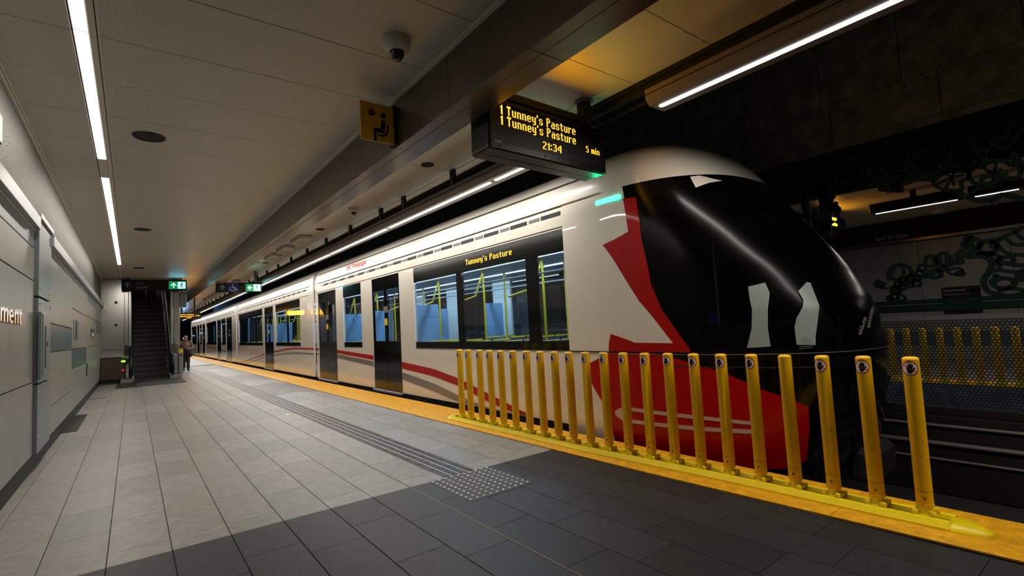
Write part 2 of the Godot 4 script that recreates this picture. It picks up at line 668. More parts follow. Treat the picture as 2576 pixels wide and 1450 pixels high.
func build_ceiling() -> void:
	var ce := struct("ceiling")
	obj("slab", box(Vector3(-1.3, 4.16, -25.9), Vector3(4.5, 4.4, 6.2)), M.dark, ce)
	obj("slab", box(Vector3(1.9, 4.16, -72), Vector3(4.5, 4.4, -25.9)), M.dark, ce)
	obj("slab", box(Vector3(-1.3, 4.16, -34), Vector3(-0.5, 4.4, -25.9)), M.dark, ce)
	var z := 2.19
	while z > -32.0:
		var z1 := z - 0.93
		var open := z < -25.5
		for r in [[-0.995, -0.395], [-0.235, 2.375], [2.755, 4.30], [4.305, 4.495]]:
			if open and r[0] == -0.235:
				r = [1.8, 2.375]
			obj("ceiling_panel", box(Vector3(r[0] + 0.004, CEIL, z1 + 0.002), Vector3(r[1] - 0.004, CEIL + 0.03, z - 0.002), 0.004), M.ceiling, ce)
		z = z1
	obj("ceiling_panel", box(Vector3(2.755, CEIL, -66), Vector3(4.495, CEIL + 0.03, z)), M.ceiling, ce)
	obj("ceiling_panel", box(Vector3(1.8, CEIL, -66), Vector3(2.375, CEIL + 0.03, z)), M.ceiling, ce)
	obj("edge_strip", box(Vector3(-0.285, CEIL - 0.006, -25.5), Vector3(-0.237, CEIL + 0.03, 2.2), 0.003), M.ceiling_trim, ce)
	obj("edge_strip", box(Vector3(-0.23, CEIL - 0.004, -25.5), Vector3(-0.212, CEIL + 0.03, 2.2), 0.003), M.ceiling_trim, ce)
	obj("edge_strip", box(Vector3(2.345, CEIL - 0.012, -32), Vector3(2.398, CEIL + 0.03, 2.2), 0.004), M.ceiling_trim, ce)
	obj("edge_strip", box(Vector3(-1.0, CEIL - 0.035, -32), Vector3(-0.965, CEIL, 2.2), 0.004), M.ceiling_trim, ce)
	obj("edge_strip", box(Vector3(-0.962, CEIL - 0.015, -32), Vector3(-0.94, CEIL, 2.2), 0.004), M.ceiling_trim, ce)
	# the raised concrete ceiling over both tracks, and the drop to it
	var hi := struct("ceiling")
	obj("track_soffit", box(Vector3(4.5, 5.42, -76), Vector3(12.6, 5.8, 6.2)), M.concrete, hi)
	obj("drop_face", box(Vector3(4.5, 4.06, -76), Vector3(4.62, 5.42, 6.2)), M.dark, hi)
	obj("drop_face", box(Vector3(12.52, 3.95, -76), Vector3(12.62, 5.42, 6.2)), M.dark, hi)
	for i in 14:
		for r in [[3.96, 4.55], [4.56, 5.41]]:
			obj("drop_panel", box(Vector3(12.5, r[0], 3.5 - 1.2 * i - 1.195), Vector3(12.52, r[1], 3.5 - 1.2 * i), 0.003), M.beam, hi)
	obj("cable_tray", box(Vector3(4.53, 3.98, -70), Vector3(4.60, 4.055, 6)), M.matt_black, hi)
	obj("conduit", box(Vector3(4.63, 3.9, -70), Vector3(4.66, 3.93, 6)), M.matt_black, hi)

func build_beam() -> void:
	var b := struct("ceiling_beam")
	obj("core", box(Vector3(2.41, 3.58, -66), Vector3(2.74, 4.2, 6)), M.dark, b)
	var z := 3.31
	var i := 0
	while z > -34.0:
		var z1 := z - 2.42
		obj("side_panel", box(Vector3(2.395, 3.575, z1 + 0.002), Vector3(2.41, 4.09, z - 0.002), 0.003), M.beam, b)
		obj("side_panel", box(Vector3(2.74, 3.575, z1 + 0.002), Vector3(2.755, 4.09, z - 0.002), 0.003), M.beam, b)
		for h in 2:
			var a := z - 1.21 * h
			obj("soffit_panel", box(Vector3(2.395, 3.56, a - 1.208), Vector3(2.52, 3.575, a - 0.002), 0.003), M.beam, b)
			obj("soffit_panel", box(Vector3(2.525, 3.56, a - 1.208), Vector3(2.755, 3.575, a - 0.002), 0.003), M.beam, b)
		z = z1
	obj("casing", box(Vector3(2.395, 3.56, -66), Vector3(2.755, 4.09, z)), M.beam, b)


# ---------------------------------------------------------------- the panelled wall
func wall_piece(w: Node3D, called: String, z0: float, z1: float, y0: float, y1: float, m: Material, x := -0.97) -> void:
	obj(called, box(Vector3(-1.0, y0 + 0.006, z0 + 0.008), Vector3(x, y1 - 0.006, z1 - 0.008), 0.004), m, w)

func build_left_wall() -> void:
	var w := struct("wall_left")
	obj("wall_core", box(Vector3(-1.4, -0.95, -34), Vector3(-1.0, 4.4, 6.2)), M.dark, w)
	obj("upper_wall", box(Vector3(-1.0, 3.1, -32), Vector3(-0.992, 4.1, 6.0)), M.plaster, w)
	for bay in [[-8.47, -4.4], [-4.4, -0.4], [-0.4, 4.0]]:
		for r in [[0.2, 1.085], [1.085, 2.335], [2.335, 2.74]]:
			wall_piece(w, "wall_panel", bay[0], bay[1], r[0], r[1], M.panel)
		wall_piece(w, "glass_panel", bay[0], bay[1], 2.74, 2.965, M.pale_tint, -0.972)
	# pillar casing
	wall_piece(w, "pillar_panel", -9.68, -8.5, 0.2, 1.05, M.grey_panel, -0.93)
	wall_piece(w, "pillar_panel", -9.68, -8.5, 1.06, 2.135, M.grey_panel, -0.93)
	wall_piece(w, "pillar_panel", -9.68, -8.5, 2.15, 3.13, M.grey_panel, -0.93)
	for y in [0.4, 0.95, 1.14, 2.06, 2.25, 3.05]:
		for z in [-8.6, -9.55]:
			var s := mb()
			lathe(s, [Vector2(0.022, 0), Vector2(0.018, 0.008), Vector2(0, 0.01)], 10, Transform3D(Basis(Vector3(0, 0, 1), -PI / 2), Vector3(-0.93, y, z)))
			obj("bolt", s, M.steel, w)
	# the bays beyond it
	var far := [[-13.43, -9.7, 0.2, 0.62, 0], [-13.43, -9.7, 0.62, 1.43, 0], [-13.43, -9.7, 1.43, 1.86, 1], [-13.43, -9.7, 1.86, 2.965, 0],
		[-17.75, -13.43, 0.2, 1.04, 0], [-17.4, -13.55, 1.04, 1.45, 1], [-17.75, -13.43, 1.45, 2.275, 0], [-17.75, -13.43, 2.275, 2.965, 0],
		[-21.8, -17.75, 0.2, 0.68, 0], [-21.8, -17.4, 0.68, 1.47, 0], [-21.8, -17.75, 1.47, 2.29, 0], [-21.8, -17.75, 2.29, 2.74, 0], [-21.8, -17.75, 2.74, 2.965, 1],
		[-26.0, -21.8, 0.2, 0.68, 0], [-26.0, -21.8, 0.68, 1.49, 0], [-26.0, -21.8, 1.49, 1.92, 0], [-26.0, -21.8, 1.92, 2.33, 1], [-26.0, -21.8, 2.33, 2.965, 0],
		[-31.5, -26.0, 0.2, 1.52, 0], [-31.5, -26.0, 1.52, 1.93, 1], [-31.5, -26.0, 1.93, 2.965, 0]]
	for f in far:
		wall_piece(w, "glass_panel" if f[4] else "wall_panel", f[0], f[1], f[2], f[3], M.tint if f[4] else M.panel, -0.972 if f[4] else -0.97)
	# bright metal ledge over the panels
	var z := 4.0
	for e in [-0.4, -4.4, -8.42, -9.72, -13.43, -17.75, -21.8, -26.0, -31.5]:
		if e != -9.72:
			obj("ledge", box(Vector3(-0.992, 2.97, e + 0.004), Vector3(-0.905, 3.13, z - 0.004), 0.006), M.ledge, w)
			obj("ledge_bead", box(Vector3(-0.975, 2.952, e + 0.004), Vector3(-0.955, 2.97, z - 0.004), 0.003), M.steel, w)
		z = e
	obj("pillar_cap", box(Vector3(-0.99, 3.13, -9.7), Vector3(-0.905, 3.2, -8.45), 0.006), M.ledge, w)
	var b := struct("baseboard_left")
	obj("board", box(Vector3(-1.0, 0.0, -26), Vector3(-0.985, 0.2, 6.0)), M.dark, b)

	# things on the wall
	var t := thing("wall_lettering", "large raised stainless station name lettering on the cream wall", "lettering", Vector3(-0.97, 1.76, -5.05))
	var wd := words("Parliament", 0.20, 0.03)
	var o := obj("letters", wd, M.bright_steel, t, Vector3(0.012, 0.085, 0.0))
	o.basis = Basis(Vector3(0, 0, -1), Vector3(0, 1, 0), Vector3(1, 0, 0)) * Basis.from_scale(Vector3(1.62, 0.86, 1.0))
	t = thing("intercom_panel", "tall grey steel intercom box mounted on the grey wall pillar", "intercom", Vector3(-0.928, 1.12, -8.68))
	obj("housing", box(Vector3(0.0, 0.0, -0.26), Vector3(0.04, 0.83, 0.26), 0.01), M.grey_panel, t)
	obj("front_plate", box(Vector3(0.04, 0.03, -0.22), Vector3(0.048, 0.8, 0.2), 0.004), M.grey_panel, t)
	obj("slot", box(Vector3(0.048, 0.12, -0.02), Vector3(0.052, 0.66, 0.06)), M.dark, t)
	obj("button", box(Vector3(0.048, 0.4, -0.16), Vector3(0.056, 0.46, -0.1), 0.004), M.bright_steel, t)
	t = thing("wall_sign", "dark narrow sign plate standing out beside a green glass wall panel", "sign", Vector3(-0.97, 1.66, -14.1))
	obj("plate", box(Vector3(0.0, 0.0, -0.42), Vector3(0.02, 0.39, 0.1), 0.003), M.black, t)
	obj("backing", box(Vector3(0.0, 0.0, 0.1), Vector3(0.012, 0.39, 0.4), 0.003), M.grey_panel, t)
	t = thing("station_plate", "small dark station name plate on the cream wall near the escalator", "sign", Vector3(-0.97, 1.76, -19.7))
	obj("plate", box(Vector3(0.0, 0.0, -0.9), Vector3(0.015, 0.23, 0.6), 0.003), M.black, t)
	o = obj("letters", words("Parliament", 0.12, 0.004), M.white, t, Vector3(0.017, 0.07, 0.5))
	o.basis = Basis(Vector3(0, 0, -1), Vector3(0, 1, 0), Vector3(1, 0, 0)) * Basis.from_scale(Vector3(1.3, 1, 1))
	t = thing("hanging_wall_sign", "grey sign box edge on the upper wall above the ledge", "sign", Vector3(-0.99, 3.36, -5.9))
	obj("case", box(Vector3(0.0, 0.0, -0.38), Vector3(0.05, 0.27, 0.4), 0.012), M.grey_panel, t)


# ---------------------------------------------------------------- tunnel, tracks, end walls
func build_tunnel() -> void:
	var t := struct("track_bed")
	obj("bed", box(Vector3(4.6, -1.15, -76), Vector3(13.2, -0.95, 6.2)), M.track, t)
	for x in [5.35, 6.85, 10.3, 11.8]:
		var st := mb()
		along(st, [Vector2(x - 0.07, -0.95), Vector2(x + 0.07, -0.95), Vector2(x + 0.012, -0.9), Vector2(x + 0.012, -0.82), Vector2(x + 0.035, -0.79), Vector2(x - 0.035, -0.79), Vector2(x - 0.012, -0.82), Vector2(x - 0.012, -0.9)], -76, 6)
		obj("rail", st, M.steel_dark, t)
	var z := 4.0
	while z > -14.0:
		for x in [6.1, 11.05]:
			obj("sleeper", box(Vector3(x - 1.1, -0.95, z - 0.12), Vector3(x + 1.1, -0.9, z + 0.12), 0.01), M.concrete, t)
		z -= 0.7
	var b := struct("wall_back")
	obj("wall", box(Vector3(-1.4, -1.15, 6.2), Vector3(19.4, 5.8, 6.5)), M.concrete, b)
	var e := struct("wall_end")
	obj("wall", box(Vector3(-1.4, -1.15, -76.3), Vector3(19.4, 9.0, -76)), M.dark, e)
	# beyond the escalator
	obj("stair_wall", box(Vector3(-1.4, -0.95, -46), Vector3(-1.0, 9.0, -34)), M.dark, e)
	obj("stair_wall", box(Vector3(1.75, 4.16, -46), Vector3(1.9, 9.0, -25.9)), M.dark, e)
	obj("stair_wall", box(Vector3(-0.65, 4.16, -46), Vector3(-0.5, 9.0, -25.9)), M.dark, e)
	obj("stair_wall", box(Vector3(-0.65, 4.16, -25.9), Vector3(1.9, 9.0, -25.75)), M.dark, e)
	obj("stair_wall", box(Vector3(-1.4, 9.0, -46), Vector3(1.9, 9.2, -25.75)), M.dark, e)
	obj("stair_wall", box(Vector3(-1.4, -0.95, -46.2), Vector3(1.9, 9.0, -46)), M.dark, e)


# ---------------------------------------------------------------- between the tracks
func build_centre() -> void:
	var w := struct("wall_centre")
	obj("plinth", box(Vector3(8.1, -0.95, -76), Vector3(8.45, 0.035, 6.2), 0.02), M.dark, w)
	for c in [[8.07, -0.08, 0.02], [8.06, -0.3, 0.028], [8.07, -0.5, 0.016]]:
		var cb := mb()
		tube(cb, [Vector3(c[0], c[1], -30), Vector3(c[0], c[1], 5)], c[2], 8)
		obj("cable", cb, M.lamp_body, w)
	obj("header_core", box(Vector3(8.22, 3.78, -76), Vector3(8.6, 5.42, 6.2)), M.concrete, w)
	obj("header_ledge", box(Vector3(8.19, 3.76, -40), Vector3(8.22, 3.86, 6.0), 0.01), M.concrete, w)
	var tops := [5.5, 3.2, 1.9, 0.6, -0.7, -1.87, -2.85, -4.0, -5.2, -6.4, -7.6, -9.0]
	var lows := [5.5, 3.4, 2.2, 1.0, -0.2, -1.5, -2.75, -4.1, -5.4, -6.8, -8.2, -9.6]
	for i in tops.size() - 1:
		obj("concrete_panel", box(Vector3(8.195, 4.455, tops[i + 1] + 0.004), Vector3(8.22, 5.41, tops[i] - 0.004), 0.006), M.concrete, w)
		obj("concrete_panel", box(Vector3(8.195, 3.865, lows[i + 1] + 0.004), Vector3(8.22, 4.445, lows[i] - 0.004), 0.006), M.concrete, w)
	for z in [-1.6, -1.84, -2.83, -3.08, -4.2, -0.5]:
		var st := mb()
		lathe(st, [Vector2(0, 0), Vector2(0.013, 0.002), Vector2(0.018, 0.004), Vector2(0.018, 0.0)], 10, Transform3D(Basis(Vector3(0, 0, 1), PI / 2), Vector3(8.195, 4.37, z)))
		obj("tie_hole", st, M.matt_black, w)
	# perforated screen
	var t := thing("mesh_fence", "dark perforated steel fence between the tracks below the green art screen", "fence", Vector3(8.25, 0.035, -2))
	var off := -t.position
	obj("top_rail", box(Vector3(8.2, 1.23, -20), Vector3(8.28, 1.29, 5), 0.008), M.grey_panel, t, off)
	obj("bottom_rail", box(Vector3(8.2, 0.035, -20), Vector3(8.28, 0.13, 5), 0.008), M.dark, t, off)
	for z in [4.0, 1.5, -0.55, -4.6, -7.6]:
		obj("fence_post", box(Vector3(8.24, 0.13, z - 0.025), Vector3(8.28, 1.23, z + 0.025), 0.004), M.dark, t, off)
	var hx := mb()
	var R := 0.0235
	for i in 6:
		var a := TAU * i / 6.0
		var b := TAU * (i + 1) / 6.0
		var A := Vector3(0, cos(a), sin(a))
		var B := Vector3(0, cos(b), sin(b))
		quad(hx, A * R, B * R, B * R * 0.76, A * R * 0.76, Vector3.LEFT)
		quad(hx, A * R * 0.76, B * R * 0.76, B * R * 0.76 + Vector3(0.003, 0, 0), A * R * 0.76 + Vector3(0.003, 0, 0), -(A + B))
	hx.generate_normals()
	var mm := MultiMesh.new()
	mm.transform_format = MultiMesh.TRANSFORM_3D
	mm.mesh = hx.commit()
	var dz := R * 1.7321
	var dy := R * 1.5
	var cols := int(7.0 / dz)
	var rows := int(1.1 / dy)
	mm.instance_count = cols * rows
	for j in rows:
		for i in cols:
			mm.set_instance_transform(j * cols + i, Transform3D(Basis.IDENTITY, Vector3(8.215, 0.135 + dy * (j + 0.5), 1.6 - dz * (i + (0.5 if j % 2 else 0.0))) + off))
	var mi := MultiMeshInstance3D.new()
	mi.name = "perforated_sheet"
	mi.multimesh = mm
	mi.material_override = M.matt_black
	mi.set_meta("kind", "stuff")
	t.add_child(mi)

func build_far_platform() -> void:
	var Y := -0.23
	var fl := struct("floor")
	obj("slab", box(Vector3(13.2, -1.15, -40), Vector3(19.1, Y - 0.005, 6.2)), M.concrete, fl)
	var z := 5.0
	while z > -14.0:
		for k in 6:
			obj("floor_tile", box(Vector3(14.0 + 0.83 * k, Y - 0.02, z - 0.795), Vector3(14.825 + 0.83 * k, Y, z), 0.002), M.far_tile, fl)
		z -= 0.8
	var ce := struct("ceiling")
	obj("slab", box(Vector3(12.6, 4.05, -40), Vector3(19.4, 4.3, 6.2)), M.dark, ce)
	z = 5.0
	while z > -14.0:
		obj("ceiling_panel", box(Vector3(12.63, 4.0, z - 0.925), Vector3(12.95, 4.03, z), 0.004), M.ceiling_trim, ce)
		obj("ceiling_panel", box(Vector3(12.96, 4.0, z - 0.925), Vector3(18.9, 4.03, z), 0.004), M.ceiling_trim, ce)
		z -= 0.93
	var w := struct("wall_far")
	obj("wall_core", box(Vector3(19.0, -1.15, -40), Vector3(19.4, 4.3, 6.2)), M.panel, w)
	obj("fascia", box(Vector3(18.7, 3.40, -40), Vector3(19.0, 3.99, 6.2)), M.dark, w)
	obj("fascia_trim", box(Vector3(18.74, 3.30, -40), Vector3(19.0, 3.395, 6.2), 0.01), M.beam, w)
	z = 5.6
	while z > -16.0:
		for r in [[0.54, 2.6], [2.61, 3.29]]:
			obj("wall_panel", box(Vector3(18.96, r[0], z - 1.99), Vector3(19.0, r[1], z), 0.004), M.panel, w)
		obj("glass_panel", box(Vector3(18.96, 0.16, z - 1.99), Vector3(19.0, 0.53, z), 0.004), M.tint, w)
		z -= 2.0
	obj("baseboard", box(Vector3(18.95, Y, -40), Vector3(19.0, 0.15, 6.0)), M.panel, w)
	var t := thing("tactile_edge", "yellow edge strip of the platform across the tracks seen through the mesh", "tactile strip", Vector3(13.6, Y, -3))
	z = 5.0
	while z > -14.0:
		obj("tactile_panel", box(Vector3(-0.4, 0.0, z - 1.49 + 3), Vector3(0.35, 0.012, z + 3), 0.002), M.yellow, t)
		z -= 1.5
	# the direction sign along the fascia
	t = thing("direction_sign", "long black direction sign reading East to Blair on the far platform", "sign", Vector3(18.7, 3.43, -3))
	obj("board", box(Vector3(-0.05, 0.0, -2.75), Vector3(0.0, 0.44, 8.0), 0.004), M.matt_black, t)
	var o := obj("letters", words("East to Blair", 0.115, 0.004, false), M.white, t, Vector3(-0.054, 0.07, -2.36))
	o.basis = Basis(Vector3(0, 0, 1), Vector3(0, 1, 0), Vector3(-1, 0, 0))
	t = thing("information_plaque", "black plaque with lines of white text on the cream wall across the tracks", "plaque", Vector3(18.95, 1.06, -3.52))
	obj("board", box(Vector3(-0.02, 0.0, -0.42), Vector3(0.0, 0.78, 0.42), 0.004), M.matt_black, t)
	for i in 6:
		var wide: float = [0.5, 0.58, 0.72, 0.70, 0.66, 0.4][i]
		obj("text_line", box(Vector3(-0.023, 0.66 - 0.11 * i, -0.38), Vector3(-0.02, (0.70 if i == 0 else 0.68) - 0.11 * i, -0.38 + wide)), M.grey_panel, t)
	t = thing("fire_alarm", "small red fire alarm box on the wall across the tracks", "alarm", Vector3(18.95, 2.2, -5.12))
	obj("case", box(Vector3(-0.08, 0.0, -0.1), Vector3(0.0, 0.28, 0.1), 0.02), mat(Color(0.5, 0.02, 0.02), 0.4), t)
	obj("lens", box(Vector3(-0.1, 0.17, -0.05), Vector3(-0.08, 0.25, 0.05), 0.01), M.train_red, t)
	# bollards over there
	var proto: Node3D
	for i in 11:
		var at := Vector3(13.3, Y + 0.012, -3.72 + 0.28 * i)
		var lab := "yellow bollard behind the mesh across the tracks, %s from the escalator end" % nth(i)
		if i == 0:
			proto = thing("far_bollard", lab, "bollard", at, 0.0, "bollards on the far platform")
			var st := mb()
			lathe(st, [Vector2(0, 1.13), Vector2(0.05, 1.125), Vector2(0.062, 1.10), Vector2(0.062, 0.14), Vector2(0.05, 0.12)], 16)
			obj("post", st, M.post, proto)
			st = mb()
			lathe(st, [Vector2(0.05, 0.12), Vector2(0.09, 0.03), Vector2(0.09, 0.0)], 12)
			obj("base", st, M.kerb, proto)
		else:
			copy(proto, at, lab)
	# hanging information display
	t = thing("far_display", "amber information display behind the art screen over the far platform", "display", Vector3(14.4, 3.35, -5.2))
	obj("case", box(Vector3(-0.75, 0.0, -0.15), Vector3(0.75, 0.55, 0.15), 0.03), M.black, t)
	obj("hanger", box(Vector3(-0.05, 0.55, -0.05), Vector3(0.05, 0.65, 0.05), 0.005), M.black, t)
	obj("text_row", box(Vector3(-0.6, 0.36, 0.15), Vector3(0.4, 0.44, 0.156)), M.amber, t)
	obj("text_row", box(Vector3(-0.6, 0.22, 0.15), Vector3(0.4, 0.30, 0.156)), M.amber, t)
	area(t, Vector3(0, 0.33, 0.17), Vector2(1.2, 0.3), 0.5, Color(1.0, 0.66, 0.12), Vector3(0, 0, 1), Vector3.UP)


# ---------------------------------------------------------------- light fittings
const COOL := Color(1.0, 0.97, 0.925)

func strip_lights() -> void:
	var i := 0
	for g in [[-3.415, 3], [-9.85, 6]]:
		for k in g[1]:
			var z: float = g[0] - 1.815 * k
			var lab := "bright ceiling light strip in the row above the panelled wall, %s segment %s the gap" % [nth(2 - k) if i == 0 else nth(k), "before" if i == 0 else "beyond"]
			var t := thing("ceiling_light", lab, "light", Vector3(-0.3375, CEIL, z - 0.9), 0.0, "strip lights over the walkway")
			obj("housing", box(Vector3(-0.052, 0.002, -0.9), Vector3(0.05, 0.04, 0.9)), M.ceiling_trim, t)
			obj("diffuser", box(Vector3(-0.046, -0.004, -0.896), Vector3(0.046, 0.002, 0.896), 0.001), M.lamp, t)
			area(t, Vector3(0, -0.008, 0), Vector2(0.09, 1.78), 1.95, COOL)
		i += 1
	var c := struct("trim_1")
	obj("filler", box(Vector3(-0.39, CEIL, -3.42), Vector3(-0.288, CEIL + 0.03, 2.2), 0.003), M.ceiling_trim, c)
	obj("filler", box(Vector3(-0.39, CEIL, -9.84), Vector3(-0.288, CEIL + 0.03, -8.88), 0.003), M.ceiling_trim, c)
	obj("filler", box(Vector3(-0.39, CEIL, -25.5), Vector3(-0.288, CEIL + 0.03, -20.76), 0.003), M.ceiling_trim, c)

func track_lamp(lab: String, z0: float, z1: float, posts: Array, e: float) -> void:
	var t := thing("track_light", lab, "light", Vector3(4.25, 3.6, (z0 + z1) / 2.0), 0.0, "suspended lights along the track")
	var off := -t.position
	var st := mb()
	along(st, [Vector2(4.15, 3.605), Vector2(4.40, 3.605), Vector2(4.43, 3.66), Vector2(4.43, 3.76), Vector2(4.10, 3.76), Vector2(4.10, 3.665)], z1 + 0.004, z0 - 0.004)
	obj("housing", st, M.lamp_body, t, off)
	st = mb()
	along(st, [Vector2(4.095, 3.70), Vector2(4.435, 3.70), Vector2(4.435, 3.708), Vector2(4.095, 3.708)], z1 + 0.006, z0 - 0.006)
	obj("seam", st, M.dark, t, off)
	var d := mb()
	var pts := []
	for k in 7:
		var a := PI * k / 6.0
		pts.append(Vector3(4.25 + 0.032 * cos(a), 3.597, z1 + 0.09 - 0.032 * sin(a)))
	for k in 7:
		var a := PI + PI * k / 6.0
		pts.append(Vector3(4.25 + 0.032 * cos(a), 3.597, z0 - 0.09 - 0.032 * sin(a)))
	prism(d, pts, Vector3(0, 0.008, 0))
	obj("diffuser", d, M.lamp, t, off)
	for p in posts:
		obj("hanger", box(Vector3(4.225, 3.76, p - 0.06), Vector3(4.285, 4.1, p + 0.06), 0.004), M.black, t, off)
	area(t, Vector3(4.25, 3.594, (z0 + z1) / 2.0) + off, Vector2(0.06, z0 - z1 - 0.2), 1.75 * e * (z0 - z1), COOL)

func track_lights() -> void:
	track_lamp("suspended track light over the near end, with its cut end beyond the display", 3.6, -2.98, [1.5, -1.0], 1.0)
	track_lamp("short track light just behind the hanging information display", -4.93, -5.87, [-5.4], 1.0)
	var z := -5.87
	for i in 15:
		var z1 := z - 3.82
		var lab := "suspended linear light above the train, %s full length beyond the information display" % nth(i)
		track_lamp(lab, z, z1, [z - 1.13, z - 3.03] if i == 0 else [z - 0.34, z - 2.24], 1.0)
		z = z1
	# unseen lamp added in the shaft to brighten the escalator
	var sh := thing("added_shaft_light", "unseen linear light added high in the escalator shaft behind the exit sign", "light", Vector3(-0.42, 5.4, -30.0))
	obj("housing", box(Vector3(-0.06, 0.0, -2.5), Vector3(0.04, 0.08, 2.5), 0.01), M.lamp_body, sh)
	obj("bracket", box(Vector3(-0.077, 0.0, -0.1), Vector3(-0.06, 0.08, 0.1)), M.dark, sh)
	obj("diffuser", box(Vector3(-0.03, -0.005, -2.45), Vector3(0.03, 0.0, 2.45), 0.001), M.lamp, sh)
	area(sh, Vector3(0, -0.01, 0), Vector2(0.06, 4.8), 16.0, COOL, Vector3(0.5, -1, 0.25))
	# across the tracks
	var prev := 0.0
	for s in [[-4.0, -2.43], [-2.25, -1.5], [-1.4, 2.0]]:
		var t := thing("far_light", "linear light under the ceiling across the tracks, %s from its dark end" % nth(int(prev)), "light", Vector3(14.0, 3.6, (s[0] + s[1]) / 2.0), 0.0, "linear lights on the far platform")
		prev += 1
		var h: float = (s[1] - s[0]) / 2.0
		obj("housing", box(Vector3(-0.18, 0.0, -h - 0.03), Vector3(0.18, 0.22, h + 0.03), 0.02), M.black, t)
		obj("diffuser", box(Vector3(-0.04, -0.006, -h + 0.05), Vector3(0.04, 0.0, h - 0.05), 0.002), M.lamp, t)
		obj("hanger", box(Vector3(-0.03, 0.22, -0.05), Vector3(0.03, 0.4, 0.05)), M.black, t)
		area(t, Vector3(0, -0.01, 0), Vector2(0.08, 2.0 * h - 0.1), 1.1 * 2.0 * h, COOL)


# ---------------------------------------------------------------- the train
const XC := 6.125
const NOSE_Z := -4.3
const NOSE_K := 1.6552
const SIDE := 4.8

func table(x: float, xs: Array, ys: Array) -> float:
	if x <= xs[0]: return ys[0]
	for i in xs.size() - 1:
		if x <= xs[i + 1]:
			return lerpf(ys[i], ys[i + 1], (x - xs[i]) / (xs[i + 1] - xs[i]))
	return ys[-1]

func nose_tip(y: float) -> float:
	return table(y, [-0.25, 0.3, 0.75, 1.05, 1.5, 2.0, 2.5, 3.0, 3.3, 3.55, 3.8], [-2.05, -1.90, -1.82, -1.80, -1.88, -2.14, -2.49, -2.88, -3.1, -3.35, -3.75])

func inset(y: float) -> float:
	return table(y, [-0.3, 0.1, 2.95, 3.35, 3.58, 3.72, 3.78], [0.05, 0.0, 0.0, 0.03, 0.16, 0.5, 1.3])

# u runs along the side and round the nose, y up
func hull(u: float, y: float, off := 0.0) -> Vector3:
	var w := 1.325 - inset(y) + off
	if u < NOSE_Z:
		return Vector3(XC - w, y, u)
	var ph := (u - NOSE_Z) / NOSE_K
	var c := cos(ph)
	var s: float = max(sin(ph), 0.0)
	return Vector3(XC - w * signf(c) * pow(absf(c), 0.8), y, NOSE_Z + (nose_tip(y) - NOSE_Z + off) * pow(s, 0.8))

func patch(st: SurfaceTool, poly: Array, off := 0.0, cell := 0.13) -> void:
	var P := PackedVector2Array(poly)
	var lo := P[0]
	var hi := P[0]
	for p in P:
		lo = lo.min(p)
		hi = hi.max(p)
	st.set_smooth_group(1)
	for i in range(int(floor(lo.x / cell)), int(ceil(hi.x / cell))):
		for j in range(int(floor(lo.y / cell)), int(ceil(hi.y / cell))):
			var c := PackedVector2Array([Vector2(i, j) * cell, Vector2(i + 1, j) * cell, Vector2(i + 1, j + 1) * cell, Vector2(i, j + 1) * cell])
			for q in Geometry2D.intersect_polygons(c, P):
				var ix := Geometry2D.triangulate_polygon(q)
				for k in range(0, ix.size(), 3):
					var v := []
					for m in 3:
						v.append(hull(q[ix[k + m]].x, q[ix[k + m]].y, off))
					var mid: Vector3 = (v[0] + v[1] + v[2]) / 3.0
					tri(st, v[0], v[1], v[2], mid - Vector3(XC, 1.6, min(mid.z, -4.6) - 0.8))
	st.set_smooth_group(-1)

func pv(a: Array) -> Array:
	var o := []
	for i in range(0, a.size(), 2):
		o.append(Vector2(a[i], a[i + 1]))
	return o

func side_box(st: SurfaceTool, z0: float, z1: float, y0: float, y1: float, x := SIDE, deep := 0.06, far := false) -> void:
	if far:
		bx(st, Vector3(2.0 * XC - x - deep, y0, z0), Vector3(2.0 * XC - x, y1, z1))
	else:
		bx(st, Vector3(x, y0, z0), Vector3(x + deep, y1, z1))

